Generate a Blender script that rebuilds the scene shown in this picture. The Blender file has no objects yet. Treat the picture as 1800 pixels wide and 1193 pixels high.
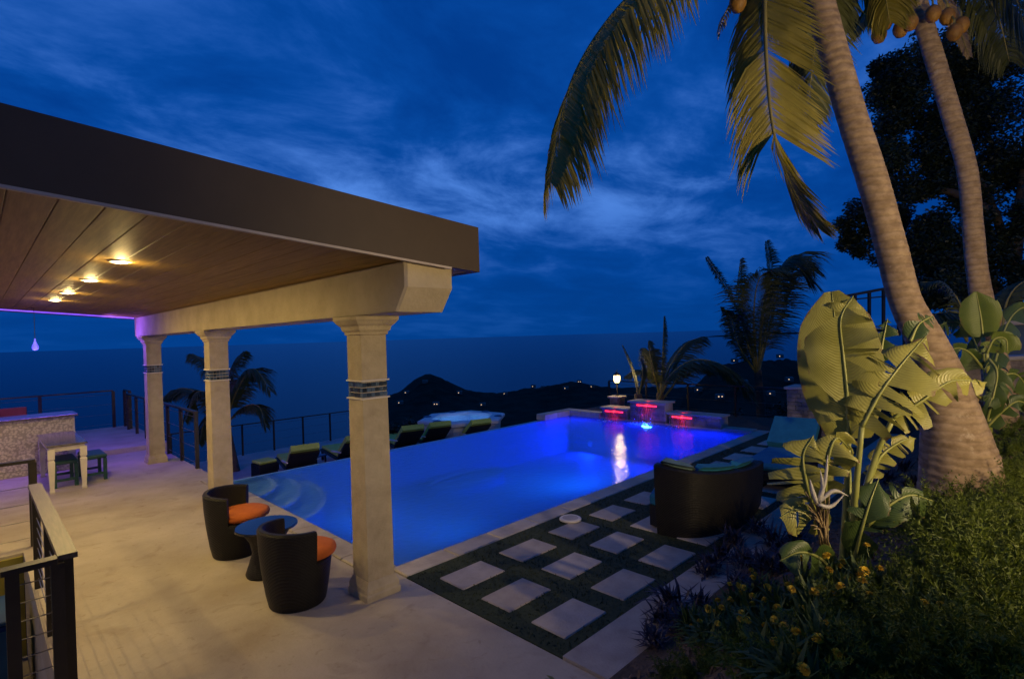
import bpy, math, random
from mathutils import Vector, Matrix, noise
R = random.Random(7)
sc = bpy.context.scene
COL = sc.collection
rad = math.radians

# ------------------------------------------------------------------ camera
F, CX, CY, EYE = 950.0, 900.0, 596.5, 2.3          # focal length in photo pixels, eye height over the pool deck
ROLL, PITCH = rad(1.75), rad(-0.39)
_fw = Vector((1, 1, 0)).normalized(); _rt = Vector((1, -1, 0)).normalized()
FWD = _fw * math.cos(PITCH) + Vector((0, 0, 1)) * math.sin(PITCH)
_u0 = _rt.cross(FWD)
RGT = _rt * math.cos(ROLL) - _u0 * math.sin(ROLL)
UPV = _u0 * math.cos(ROLL) + _rt * math.sin(ROLL)
EYEP = Vector((0, 0, EYE))
cam = bpy.data.cameras.new('camera'); camo = bpy.data.objects.new('camera', cam); COL.objects.link(camo)
cam.sensor_width = 36; cam.lens = F / 1800 * 36; cam.clip_start = 0.05; cam.clip_end = 120000
M = Matrix((RGT, UPV, -FWD)).transposed().to_4x4(); M.translation = EYEP
camo.matrix_world = M
sc.camera = camo

# ------------------------------------------------------------------ world (dusk sky with broken cloud)
w = bpy.data.worlds.new('World'); sc.world = w; w.use_nodes = True
nt = w.node_tree; nt.nodes.clear()
def N(t, **k):
    n = nt.nodes.new(t)
    for a, b in k.items(): setattr(n, a, b)
    return n
def L(a, b): nt.links.new(a, b)
def MATH(op, a, b=None, clamp=False):
    n = N('ShaderNodeMath', operation=op, use_clamp=clamp)
    for i, v in enumerate((a, b)):
        if v is None: continue
        if isinstance(v, (int, float)): n.inputs[i].default_value = v
        else: L(v, n.inputs[i])
    return n.outputs[0]
def MIX(fac, a, b, mode='MIX'):
    n = N('ShaderNodeMix', data_type='RGBA', blend_type=mode)
    for s, v in ((0, fac), (6, a), (7, b)):
        if isinstance(v, (int, float)): n.inputs[s].default_value = v
        elif isinstance(v, tuple): n.inputs[s].default_value = v + (1,)
        else: L(v, n.inputs[s])
    return n.outputs[2]
def RAMP(fac, stops, interp='EASE'):
    n = N('ShaderNodeValToRGB'); n.color_ramp.interpolation = interp
    e = n.color_ramp.elements
    while len(e) < len(stops): e.new(0.5)
    for q, (p, c) in zip(e, stops): q.position = p; q.color = c + (1,) if isinstance(c, tuple) else (c, c, c, 1)
    L(fac, n.inputs[0]); return n.outputs[0]
tc = N('ShaderNodeTexCoord'); sp = N('ShaderNodeSeparateXYZ'); L(tc.outputs['Generated'], sp.inputs[0])
zc = MATH('ABSOLUTE', sp.outputs[2])
den = MATH('ADD', zc, 0.16)
cb = N('ShaderNodeCombineXYZ'); L(MATH('DIVIDE', sp.outputs[0], den), cb.inputs[0]); L(MATH('DIVIDE', sp.outputs[1], den), cb.inputs[1])
def CLOUD(scale, detail, rough, off, dist=0.6):
    mp = N('ShaderNodeMapping'); mp.inputs['Location'].default_value = off; mp.inputs['Rotation'].default_value = (0, 0, rad(-45)); mp.inputs['Scale'].default_value = (1.0, 1.35, 1)
    L(cb.outputs[0], mp.inputs[0])
    n = N('ShaderNodeTexNoise'); n.inputs['Scale'].default_value = scale; n.inputs['Detail'].default_value = detail
    n.inputs['Roughness'].default_value = rough; n.inputs['Distortion'].default_value = dist
    L(mp.outputs[0], n.inputs['Vector']); return n.outputs['Fac']
big = CLOUD(0.42, 3, 0.5, (-8.77, -0.70, 0), 0.2)
fine = CLOUD(1.7, 10, 0.62, (10.79, 7.52, 0), 0.3)
mixn = MATH('ADD', MATH('MULTIPLY', big, 0.56), MATH('MULTIPLY', fine, 0.46))
sky = N('ShaderNodeTexSky', sky_type='NISHITA'); sky.sun_disc = False
sky.sun_elevation = rad(-3.0); sky.sun_rotation = rad(215); sky.altitude = 120
# twilight gradient of the clear sky, cloud deck in front of it
clear = RAMP(zc, [(0.0, (0.0008, 0.050, 0.265)), (0.12, (0.001, 0.060, 0.325)), (0.35, (0.002, 0.072, 0.375)), (0.75, (0.001, 0.060, 0.34)), (1.0, (0.001, 0.05, 0.30))], 'LINEAR')
clear = MIX(0.03, clear, MIX(1.0, sky.outputs[0], (0.3, 0.7, 1.0), 'MULTIPLY'))
dark = RAMP(zc, [(0.0, (0.0006, 0.046, 0.245)), (0.3, (0.0005, 0.043, 0.262)), (1.0, (0.0005, 0.038, 0.23))], 'LINEAR')
lit = RAMP(zc, [(0.0, (0.004, 0.062, 0.30)), (0.10, (0.010, 0.085, 0.38)), (0.17, (0.045, 0.165, 0.58)), (0.25, (0.085, 0.250, 0.76)), (0.42, (0.045, 0.165, 0.60)), (0.7, (0.010, 0.095, 0.44)), (1.0, (0.004, 0.07, 0.36))], 'LINEAR')
col = MIX(RAMP(mixn, [(0.40, 0.0), (0.54, 1.0)]), dark, clear)
col = MIX(RAMP(mixn, [(0.485, 0.0), (0.66, 1.0)]), col, lit)
bg = N('ShaderNodeBackground'); L(col, bg.inputs[0]); bg.inputs[1].default_value = 1.0
out = N('ShaderNodeOutputWorld'); L(bg.outputs[0], out.inputs[0])

# ------------------------------------------------------------------ render settings
vs = sc.view_settings; vs.view_transform = 'Standard'; vs.look = 'None'; vs.exposure = 0; vs.gamma = 1; vs.use_curve_mapping = False
sc.render.engine = 'CYCLES'
cy = sc.cycles; cy.use_denoising = True; cy.max_bounces = 8; cy.diffuse_bounces = 3; cy.glossy_bounces = 3
cy.transparent_max_bounces = 10; cy.caustics_reflective = False; cy.caustics_refractive = False; cy.sample_clamp_indirect = 4.0
try: cy.denoiser = 'OPENIMAGEDENOISE'
except Exception: pass

ORD = ['first','second','third','fourth','fifth','sixth','seventh','eighth','ninth','tenth','eleventh','twelfth','thirteenth','fourteenth','fifteenth','sixteenth','seventeenth','eighteenth','nineteenth','twentieth']
def relabel(objs, rows, fmt):
    """rows: list of (upper limit of photo y, words); objs: list of (object, x, y)"""
    lo_ = -1e9
    for hi_, words in rows:
        grp = sorted([q for q in objs if lo_ <= q[2] < hi_], key=lambda q: q[1]); lo_ = hi_
        for k, q in enumerate(grp): q[0]['label'] = fmt % (ORD[k], words)
# ------------------------------------------------------------------ geometry helpers
def at(x, y, d):
    """world point seen at photo pixel (x, y), d metres in front of the eye"""
    return EYEP + (FWD + RGT * ((x - CX) / F) - UPV * ((y - CY) / F)) * d

class MB:
    def __init__(s): s.v = []; s.f = []; s.uv = None
    def add(s, vs, fs):
        o = len(s.v); s.v += [tuple(p) for p in vs]; s.f += [tuple(i + o for i in q) for q in fs]; return s
    def box(s, x0, x1, y0, y1, z0, z1, bev=0.0):
        if bev <= 0:
            return s.add([(x0,y0,z0),(x1,y0,z0),(x1,y1,z0),(x0,y1,z0),(x0,y0,z1),(x1,y0,z1),(x1,y1,z1),(x0,y1,z1)],
                         [(0,3,2,1),(4,5,6,7),(0,1,5,4),(1,2,6,5),(2,3,7,6),(3,0,4,7)])
        b = bev
        def ring(z, k): 
            return [(x0+k,y0+b,z),(x0+b,y0+k,z),(x1-b,y0+k,z),(x1-k,y0+b,z),(x1-k,y1-b,z),(x1-b,y1-k,z),(x0+b,y1-k,z),(x0+k,y1-b,z)]
        rs = [ring(z0, b), ring(z0 + b, 0), ring(z1 - b, 0), ring(z1, b)]
        return s.loft(rs, caps=True)
    def loft(s, rings, caps=True, closed=True):
        n = len(rings[0]); o = len(s.v)
        for r in rings: s.v += [tuple(p) for p in r]
        for i in range(len(rings) - 1):
            for j in range(n if closed else n - 1):
                k = (j + 1) % n
                s.f.append((o+i*n+j, o+i*n+k, o+(i+1)*n+k, o+(i+1)*n+j))
        if caps:
            s.f.append(tuple(o + j for j in reversed(range(n))))
            s.f.append(tuple(o + (len(rings)-1)*n + j for j in range(n)))
        return s
    def obox(s, c, u, v, wv, hu, hv, hw):
        c, u, v, wv = Vector(c), Vector(u), Vector(v), Vector(wv)
        P = [c + u*a*hu + v*b*hv + wv*d*hw for d in (-1, 1) for a, b in ((-1,-1),(1,-1),(1,1),(-1,1))]
        return s.add(P, [(0,3,2,1),(4,5,6,7),(0,1,5,4),(1,2,6,5),(2,3,7,6),(3,0,4,7)])
    def bar(s, a, b, wd, ht=None, up=(0,0,1)):
        a, b = Vector(a), Vector(b); t = (b - a); l = t.length; t = t / l
        sd = t.cross(Vector(up))
        if sd.length < 1e-3: sd = t.cross(Vector((1,0,0)))
        sd.normalize(); u = sd.cross(t)
        return s.obox((a + b) / 2, t, sd, u, l/2, wd/2, (ht or wd)/2)
    def tube(s, pts, rr, n=8, caps=True):
        pts = [Vector(p) for p in pts]
        if not hasattr(rr, '__len__'): rr = [rr] * len(pts)
        rings = []; ref = None
        for i, p in enumerate(pts):
            t = (pts[min(i+1, len(pts)-1)] - pts[max(i-1, 0)]).normalized()
            if ref is None:
                ref = Vector((0,0,1)) if abs(t.z) < 0.9 else Vector((1,0,0))
            a = (ref - t * ref.dot(t)).normalized(); ref = a; b = t.cross(a)
            rings.append([p + (a*math.cos(2*math.pi*j/n) + b*math.sin(2*math.pi*j/n)) * rr[i] for j in range(n)])
        return s.loft(rings, caps)
    def lathe(s, prof, n=24, c=(0,0,0), caps=True):
        cx, cy_, cz = c
        return s.loft([[(cx + r*math.cos(2*math.pi*j/n), cy_ + r*math.sin(2*math.pi*j/n), cz + z) for j in range(n)] for r, z in prof], caps)
    def poly(s, pts, z0, z1):
        n = len(pts); return s.loft([[(x, y, z0) for x, y in pts], [(x, y, z1) for x, y in pts]])
    def mesh(s, name, smooth=False):
        m = bpy.data.meshes.new(name); m.from_pydata(s.v, [], s.f); m.update()
        if smooth: m.shade_smooth() if hasattr(m, 'shade_smooth') else [setattr(p, 'use_smooth', True) for p in m.polygons]
        return m
    def build(s, name, mat, parent=None, smooth=False):
        m = s.mesh(name, smooth); m.materials.append(mat); return link(name, m, parent)

def link(name, data, parent=None):
    o = bpy.data.objects.new(name, data); COL.objects.link(o)
    if parent is not None: o.parent = parent
    return o
def tag(o, label=None, cat=None, group=None, kind=None):
    if label: o['label'] = label
    if cat: o['category'] = cat
    if group: o['group'] = group
    if kind: o['kind'] = kind
    return o
def thing(name, label, cat, loc=(0,0,0), rz=0.0, group=None):
    o = bpy.data.objects.new(name, None); COL.objects.link(o); o.location = loc; o.rotation_euler = (0, 0, rz); o.empty_display_size = 0.1
    return tag(o, label, cat, group)
def inst(name, mesh, parent, loc=(0,0,0), rz=0.0, scale=None):
    o = link(name, mesh, parent); o.location = loc; o.rotation_euler = (0,0,rz)
    if scale: o.scale = scale
    return o
def copy_tree(o, parent=None):
    c = o.copy(); COL.objects.link(c); c.parent = parent
    for ch in list(o.children): copy_tree(ch, c)
    return c
def lamp(name, kind, loc, energy, color, parent=None, **k):
    l = bpy.data.lights.new(name, kind); l.energy = energy; l.color = color
    for a, b in k.items(): setattr(l, a, b)
    o = bpy.data.objects.new(name, l); COL.objects.link(o); o.location = loc
    if parent is not None: o.parent = parent
    return o
def spline(pts, n):
    """Catmull-Rom through pts, n samples"""
    P = [Vector(p) for p in pts]; P = [P[0]*2 - P[1]] + P + [P[-1]*2 - P[-2]]; m = len(P) - 3; o = []
    for i in range(n):
        t = i / (n - 1) * m; k = min(int(t), m - 1); u = t - k; a, b, c, d = P[k:k+4]
        o.append(0.5 * ((2*b) + (c - a)*u + (2*a - 5*b + 4*c - d)*u*u + (3*b - a - 3*c + d)*u**3))
    return o

# ------------------------------------------------------------------ materials
def mat(name, c, rough=0.7, c2=None, scale=6.0, detail=5, bump=0.0, bscale=None, metal=0.0, stretch=(1,1,1), coords='Object', spec=0.5, rnd=0.0, contrast=(0.35, 0.65), transl=None, emit=None, estr=0.0, coat=0.0):
    m = bpy.data.materials.new(name); m.use_nodes = True; t = m.node_tree; b = t.nodes['Principled BSDF']
    b.inputs['Roughness'].default_value = rough; b.inputs['Metallic'].default_value = metal; b.inputs['Base Color'].default_value = (*c, 1)
    b.inputs['Specular IOR Level'].default_value = spec
    if coat: b.inputs['Coat Weight'].default_value = coat
    if emit: b.inputs['Emission Color'].default_value = (*emit, 1); b.inputs['Emission Strength'].default_value = estr
    tcn = t.nodes.new('ShaderNodeTexCoord'); mp = t.nodes.new('ShaderNodeMapping'); mp.inputs['Scale'].default_value = stretch
    t.links.new(tcn.outputs[coords], mp.inputs[0]); vec = mp.outputs[0]
    if c2:
        nz = t.nodes.new('ShaderNodeTexNoise'); nz.inputs['Scale'].default_value = scale; nz.inputs['Detail'].default_value = detail; nz.inputs['Roughness'].default_value = 0.6
        t.links.new(vec, nz.inputs['Vector'])
        r = t.nodes.new('ShaderNodeValToRGB'); r.color_ramp.elements[0].position = contrast[0]; r.color_ramp.elements[1].position = contrast[1]
        r.color_ramp.elements[0].color = (*c, 1); r.color_ramp.elements[1].color = (*c2, 1); t.links.new(nz.outputs['Fac'], r.inputs[0])
        colo = r.outputs[0]
        if rnd:
            oi = t.nodes.new('ShaderNodeObjectInfo'); hv = t.nodes.new('ShaderNodeHueSaturation')
            mr = t.nodes.new('ShaderNodeMapRange'); mr.inputs['To Min'].default_value = 1 - rnd; mr.inputs['To Max'].default_value = 1 + rnd
            t.links.new(oi.outputs['Random'], mr.inputs[0]); t.links.new(mr.outputs[0], hv.inputs['Value']); t.links.new(colo, hv.inputs['Color']); colo = hv.outputs[0]
        t.links.new(colo, b.inputs['Base Color'])
    if bump:
        nb = t.nodes.new('ShaderNodeTexNoise'); nb.inputs['Scale'].default_value = bscale or scale * 4; nb.inputs['Detail'].default_value = 6
        t.links.new(vec, nb.inputs['Vector']); bp = t.nodes.new('ShaderNodeBump'); bp.inputs['Strength'].default_value = bump; bp.inputs['Distance'].default_value = 0.02
        t.links.new(nb.outputs['Fac'], bp.inputs['Height']); t.links.new(bp.outputs[0], b.inputs['Normal'])
    if transl:
        tr = t.nodes.new('ShaderNodeBsdfTranslucent'); mx = t.nodes.new('ShaderNodeMixShader'); mx.inputs[0].default_value = transl
        t.links.new(b.inputs['Base Color'].links[0].from_socket, tr.inputs[0]) if b.inputs['Base Color'].links else setattr(tr.inputs[0], 'default_value', (*c, 1))
        o = t.nodes['Material Output']; t.links.new(b.outputs[0], mx.inputs[1]); t.links.new(tr.outputs[0], mx.inputs[2]); t.links.new(mx.outputs[0], o.inputs[0])
    return m
def glow(name, c, s):
    m = bpy.data.materials.new(name); m.use_nodes = True; b = m.node_tree.nodes['Principled BSDF']
    b.inputs['Base Color'].default_value = (0.6, 0.6, 0.6, 1); b.inputs['Emission Color'].default_value = (*c, 1); b.inputs['Emission Strength'].default_value = s
    return m
WARM = (1.0, 0.71, 0.25)
m_deck = mat('deck_concrete', (0.36, 0.30, 0.22), 0.75, (0.50, 0.43, 0.33), 1.1, 9, 0.25, 30, contrast=(0.30, 0.62))
def add_stains(m):
    t = m.node_tree; b = t.nodes['Principled BSDF']; src = b.inputs['Base Color'].links[0].from_socket
    tcn = t.nodes.new('ShaderNodeTexCoord'); mp = t.nodes.new('ShaderNodeMapping'); mp.inputs['Scale'].default_value = (1, 1.15, 1); mp.inputs['Rotation'].default_value = (0,0,0.5)
    t.links.new(tcn.outputs['Object'], mp.inputs[0])
    for sc_, lo, hi, v in ((3.0, 0.58, 0.76, 0.76), (11.0, 0.62, 0.74, 0.80), (0.6, 0.5, 0.7, 0.88)):
        nz = t.nodes.new('ShaderNodeTexNoise'); nz.inputs['Scale'].default_value = sc_; nz.inputs['Detail'].default_value = 7; nz.inputs['Distortion'].default_value = 0.8
        t.links.new(mp.outputs[0], nz.inputs['Vector'])
        r = t.nodes.new('ShaderNodeMapRange'); r.inputs['From Min'].default_value = lo; r.inputs['From Max'].default_value = hi; r.inputs['To Min'].default_value = 0; r.inputs['To Max'].default_value = 1
        t.links.new(nz.outputs['Fac'], r.inputs[0])
        mx = t.nodes.new('ShaderNodeMix'); mx.data_type = 'RGBA'; mx.blend_type = 'MULTIPLY'; mx.inputs[7].default_value = (v, v*0.95, v*0.9, 1)
        t.links.new(r.outputs[0], mx.inputs[0]); t.links.new(src, mx.inputs[6]); src = mx.outputs[2]
    t.links.new(src, b.inputs['Base Color'])
add_stains(m_deck)
m_lowdeck = mat('lower_deck_concrete', (0.34, 0.31, 0.28), 0.8, (0.46, 0.42, 0.38), 1.5, 7, 0.2, 30)
m_coping = mat('coping_stone', (0.36, 0.31, 0.25), 0.7, (0.52, 0.46, 0.38), 3.0, 7, 0.3, 40, rnd=0.12)
m_paver = mat('paver_stone', (0.34, 0.28, 0.22), 0.75, (0.50, 0.43, 0.35), 4.0, 9, 0.35, 50, rnd=0.14, contrast=(.3,.7))
m_turf = mat('turf', (0.020, 0.030, 0.008), 0.9, (0.042, 0.055, 0.016), 30, 4)
m_column = mat('column_stone', (0.42, 0.34, 0.21), 0.7, (0.56, 0.47, 0.30), 4.5, 9, 0.35, 35)
m_beam = mat('beam_plaster', (0.46, 0.38, 0.24), 0.75, (0.58, 0.49, 0.33), 3.0, 9, 0.3, 30)
m_fascia = mat('fascia_metal', (0.066, 0.043, 0.020), 0.6, (0.082, 0.055, 0.027), 2, 5)
m_trim = mat('trim_paint', (0.5, 0.42, 0.32), 0.6, (0.56, 0.48, 0.38), 5)
m_plank = mat('ceiling_wood', (0.27, 0.165, 0.036), 0.55, (0.40, 0.250, 0.066), 5, 8, 0.15, 60, stretch=(9, 0.5, 9), rnd=0.10, spec=0.3)
m_wicker = mat('wicker', (0.007, 0.006, 0.0045), 0.5, (0.015, 0.013, 0.009), 40, 3, stretch=(1, 1, 3), spec=0.3)
def weave(m):
    t = m.node_tree; b = t.nodes['Principled BSDF']; tcn = t.nodes.new('ShaderNodeTexCoord'); hs = []
    for d_, sc_ in (('Z', 42), ('DIAGONAL', 26)):
        wv = t.nodes.new('ShaderNodeTexWave'); wv.wave_type = 'BANDS'; wv.bands_direction = d_; wv.inputs['Scale'].default_value = sc_; wv.inputs['Distortion'].default_value = 0.0
        t.links.new(tcn.outputs['Object'], wv.inputs['Vector']); hs.append(wv.outputs['Fac'])
    mu = t.nodes.new('ShaderNodeMath'); mu.operation = 'MULTIPLY'; t.links.new(hs[0], mu.inputs[0]); t.links.new(hs[1], mu.inputs[1])
    bp = t.nodes.new('ShaderNodeBump'); bp.inputs['Strength'].default_value = 0.6; bp.inputs['Distance'].default_value = 0.006; t.links.new(mu.outputs[0], bp.inputs['Height']); t.links.new(bp.outputs[0], b.inputs['Normal'])
weave(m_wicker)
m_orange = mat('orange_cushion', (0.50, 0.11, 0.010), 0.85, (0.60, 0.15, 0.016), 8, 5, 0.2, 120)
m_rust = mat('rust_fabric', (0.12, 0.028, 0.010), 0.85, (0.16, 0.038, 0.014), 8)
m_teal = mat('teal_cushion', (0.006, 0.135, 0.24), 0.85, (0.012, 0.18, 0.30), 6, 5, 0.25, 90)
m_sage = mat('sage_cushion', (0.12, 0.20, 0.17), 0.85, (0.17, 0.26, 0.22), 6, 5, 0.25, 90)
m_lime = mat('lime_cushion', (0.42, 0.52, 0.07), 0.85, (0.50, 0.60, 0.11), 6, 5, 0.2, 90)
m_glasstop = mat('table_glass', (0.012, 0.016, 0.024), 0.06, spec=0.8)
m_dark = mat('dark_metal', (0.022, 0.018, 0.013), 0.45, (0.034, 0.028, 0.020), 8, metal=0.2)
m_railtop = mat('rail_wood', (0.06, 0.045, 0.03), 0.42, (0.12, 0.095, 0.065), 8, 6, stretch=(8, 0.6, 8))
m_cable = mat('steel_cable', (0.35, 0.34, 0.32), 0.35, metal=0.9)
m_white = mat('white_paint', (0.66, 0.60, 0.50), 0.6, (0.74, 0.68, 0.58), 6)
m_stool = mat('stool_weave', (0.012, 0.06, 0.052), 0.5, (0.02, 0.09, 0.08), 20)
m_counter = mat('bar_counter', (0.10, 0.09, 0.085), 0.15, (0.18, 0.16, 0.15), 20)
m_bark = mat('palm_bark', (0.21, 0.142, 0.082), 0.85, (0.37, 0.268, 0.168), 5, 8, stretch=(2.0, 2.0, 3.0))
def scars(m):
    t = m.node_tree; b = t.nodes['Principled BSDF']; src = b.inputs['Base Color'].links[0].from_socket; tcn = t.nodes.new('ShaderNodeTexCoord')
    wv = t.nodes.new('ShaderNodeTexWave'); wv.wave_type = 'BANDS'; wv.bands_direction = 'Z'; wv.inputs['Scale'].default_value = 4.6; wv.inputs['Distortion'].default_value = 2.6; wv.inputs['Detail'].default_value = 3; wv.inputs['Detail Scale'].default_value = 1.6
    t.links.new(tcn.outputs['Object'], wv.inputs['Vector'])
    r = t.nodes.new('ShaderNodeValToRGB'); r.color_ramp.elements[0].position = 0.02; r.color_ramp.elements[0].color = (.45,.42,.40,1); r.color_ramp.elements[1].position = 0.30; r.color_ramp.elements[1].color = (1,1,1,1); t.links.new(wv.outputs['Fac'], r.inputs[0])
    mx = t.nodes.new('ShaderNodeMix'); mx.data_type = 'RGBA'; mx.blend_type = 'MULTIPLY'; mx.inputs[0].default_value = 0.32; t.links.new(src, mx.inputs[6]); t.links.new(r.outputs[0], mx.inputs[7])
    vo = t.nodes.new('ShaderNodeTexNoise'); vo.inputs['Scale'].default_value = 3.0; vo.inputs['Detail'].default_value = 8; vo.inputs['Roughness'].default_value = .7; t.links.new(tcn.outputs['Object'], vo.inputs['Vector'])
    r2 = t.nodes.new('ShaderNodeValToRGB'); r2.color_ramp.elements[0].position = .60; r2.color_ramp.elements[1].position = .68; t.links.new(vo.outputs['Fac'], r2.inputs[0])
    m2 = t.nodes.new('ShaderNodeMix'); m2.data_type = 'RGBA'; t.links.new(r2.outputs[0], m2.inputs[0]); t.links.new(mx.outputs[2], m2.inputs[6]); m2.inputs[7].default_value = (.46,.37,.27,1); t.links.new(m2.outputs[2], b.inputs['Base Color'])
    ad = t.nodes.new('ShaderNodeMath'); ad.operation = 'ADD'; t.links.new(wv.outputs['Fac'], ad.inputs[0]); t.links.new(vo.outputs['Fac'], ad.inputs[1])
    bp = t.nodes.new('ShaderNodeBump'); bp.inputs['Strength'].default_value = 0.4; bp.inputs['Distance'].default_value = 0.012; t.links.new(ad.outputs[0], bp.inputs['Height']); t.links.new(bp.outputs[0], b.inputs['Normal'])
scars(m_bark)
m_bark2 = mat('dark_bark', (0.06, 0.045, 0.03), 0.9, (0.10, 0.075, 0.05), 8, 6, 0.6, 30)
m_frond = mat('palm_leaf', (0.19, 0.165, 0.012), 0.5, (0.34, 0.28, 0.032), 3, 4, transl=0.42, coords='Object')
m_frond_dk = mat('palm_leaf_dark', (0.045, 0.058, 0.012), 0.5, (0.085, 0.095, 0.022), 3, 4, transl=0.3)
m_rachis = mat('palm_rib', (0.17, 0.15, 0.03), 0.5, (0.24, 0.20, 0.05), 6)
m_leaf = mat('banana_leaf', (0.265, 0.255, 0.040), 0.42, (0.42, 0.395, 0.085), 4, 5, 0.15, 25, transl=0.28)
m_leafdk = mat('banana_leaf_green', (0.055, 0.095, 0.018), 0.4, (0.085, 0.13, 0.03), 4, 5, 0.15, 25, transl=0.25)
def ribbed(m):
    t = m.node_tree; b = t.nodes['Principled BSDF']; src = b.inputs['Base Color'].links[0].from_socket
    a1 = t.nodes.new('ShaderNodeAttribute'); a1.attribute_name = 'rib'; a2 = t.nodes.new('ShaderNodeAttribute'); a2.attribute_name = 'edge'
    mu = t.nodes.new('ShaderNodeMath'); mu.operation = 'MULTIPLY'; mu.inputs[1].default_value = 330; t.links.new(a1.outputs['Fac'], mu.inputs[0])
    sn = t.nodes.new('ShaderNodeMath'); sn.operation = 'SINE'; t.links.new(mu.outputs[0], sn.inputs[0])
    bp = t.nodes.new('ShaderNodeBump'); bp.inputs['Strength'].default_value = 0.22; bp.inputs['Distance'].default_value = 0.004; t.links.new(sn.outputs[0], bp.inputs['Height']); t.links.new(bp.outputs[0], b.inputs['Normal'])
    mr = t.nodes.new('ShaderNodeMapRange'); mr.inputs['From Min'].default_value = -1; mr.inputs['From Max'].default_value = 1; mr.inputs['To Min'].default_value = .91; mr.inputs['To Max'].default_value = 1.04; t.links.new(sn.outputs[0], mr.inputs[0])
    mx = t.nodes.new('ShaderNodeMix'); mx.data_type = 'RGBA'; mx.blend_type = 'MULTIPLY'; mx.inputs[0].default_value = 1; t.links.new(src, mx.inputs[6]); t.links.new(mr.outputs[0], mx.inputs[7])
    tcn = t.nodes.new('ShaderNodeTexCoord'); nz = t.nodes.new('ShaderNodeTexNoise'); nz.inputs['Scale'].default_value = 16; nz.inputs['Detail'].default_value = 5; t.links.new(tcn.outputs['Object'], nz.inputs['Vector'])
    ad = t.nodes.new('ShaderNodeMath'); ad.operation = 'MULTIPLY_ADD'; ad.inputs[1].default_value = 0.55; t.links.new(nz.outputs['Fac'], ad.inputs[0]); t.links.new(a2.outputs['Fac'], ad.inputs[2])
    r2 = t.nodes.new('ShaderNodeMapRange'); r2.inputs['From Min'].default_value = 1.22; r2.inputs['From Max'].default_value = 1.32; t.links.new(ad.outputs[0], r2.inputs[0])
    m2 = t.nodes.new('ShaderNodeMix'); m2.data_type = 'RGBA'; m2.inputs[7].default_value = (.20,.12,.04,1); t.links.new(r2.outputs[0], m2.inputs[0]); t.links.new(mx.outputs[2], m2.inputs[6]); t.links.new(m2.outputs[2], b.inputs['Base Color'])
    for n_ in t.nodes:
        if n_.type == 'BSDF_TRANSLUCENT': t.links.new(m2.outputs[2], n_.inputs[0])
m_leafmid = mat('leaf_fresh_green', (0.115, 0.165, 0.022), 0.4, (0.175, 0.225, 0.036), 4, 5, 0.15, 25, transl=0.28)
ribbed(m_leaf); ribbed(m_leafdk); ribbed(m_leafmid)
m_midrib = mat('leaf_stalk', (0.22, 0.24, 0.05), 0.45, (0.30, 0.31, 0.09), 6)
m_dry = mat('dry_leaf', (0.20, 0.14, 0.07), 0.8, (0.32, 0.24, 0.13), 8)
m_spathe = mat('white_petal', (0.45, 0.42, 0.36), 0.5, (0.55, 0.52, 0.46), 8, transl=0.2)
m_tree = mat('tree_leaf', (0.014, 0.026, 0.010), 0.5, (0.030, 0.048, 0.016), 1.5, 3, transl=0.15)
m_fern = mat('fern_green', (0.078, 0.115, 0.007), 0.6, (0.140, 0.180, 0.013), 4, 3, transl=0.25, rnd=0.2)
m_herb = mat('herb_green', (0.045, 0.080, 0.010), 0.6, (0.085, 0.125, 0.020), 8, 3, transl=0.2)
m_flower = mat('marigold_petal', (0.62, 0.38, 0.016), 0.7, (0.74, 0.52, 0.035), 40, 2, rnd=0.15)
m_purple = mat('purple_leaf', (0.030, 0.018, 0.026), 0.5, (0.055, 0.034, 0.045), 8, 3)
m_soil = mat('mulch_soil', (0.055, 0.036, 0.022), 0.95, (0.12, 0.080, 0.050), 9, 9, 0.9, 45)
m_mulch = mat('mulch_chip', (0.09, 0.055, 0.032), 0.9, (0.20, 0.135, 0.085), 12, 3)
m_stone = mat('ledge_stone', (0.15, 0.12, 0.10), 0.85, (0.30, 0.24, 0.19), 6, 7, 0.6, 40, rnd=0.3)
m_cap = mat('cap_stone', (0.36, 0.32, 0.28), 0.75, (0.48, 0.43, 0.38), 5, 7, 0.3, 40)
m_olive = mat('olive_wall', (0.20, 0.17, 0.025), 0.8, (0.26, 0.22, 0.04), 3)
m_bluebin = mat('blue_panel', (0.006, 0.045, 0.12), 0.5, (0.010, 0.065, 0.16), 4)
m_plaster = mat('pool_plaster', (0.26, 0.46, 0.62), 0.6, (0.36, 0.56, 0.70), 2.2, 7)
m_stepedge = mat('pool_step_edge', (0.85, 0.88, 0.88), 0.6)
m_pooltile = mat('waterline_tile', (0.05, 0.10, 0.20), 0.3, (0.10, 0.18, 0.30), 20)
m_land = mat('hillside', (0.010, 0.014, 0.008), 0.95, (0.030, 0.034, 0.022), 0.035, 9, 1.0, 0.15)
m_land.node_tree.nodes['Principled BSDF'].inputs['Specular IOR Level'].default_value = 0.05
m_spa = mat('spa_shell', (0.55, 0.53, 0.52), 0.35, (0.62, 0.60, 0.58), 3)
m_coco = mat('coconut_husk', (0.16, 0.075, 0.010), 0.6, (0.30, 0.15, 0.02), 9, 6, 0.4, 30)
m_cream = mat('cream_render', (0.42, 0.36, 0.28), 0.8, (0.50, 0.44, 0.36), 3)
m_house = mat('house_render', (0.10, 0.09, 0.08), 0.9, (0.16, 0.14, 0.12), 0.2)
m_down = glow('downlight_lens', (1.0, 0.80, 0.48), 26)
m_lantern = glow('lantern_glass', (1.0, 0.68, 0.26), 9)
m_red = glow('red_led', (1.0, 0.012, 0.02), 2.6)
m_uv = glow('violet_led', (0.18, 0.06, 1.0), 1.5)
m_pend = glow('pendant_glass', (0.06, 0.06, 1.0), 1.3)
m_plens = glow('pool_lens', (0.15, 0.55, 1.0), 14)
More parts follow.
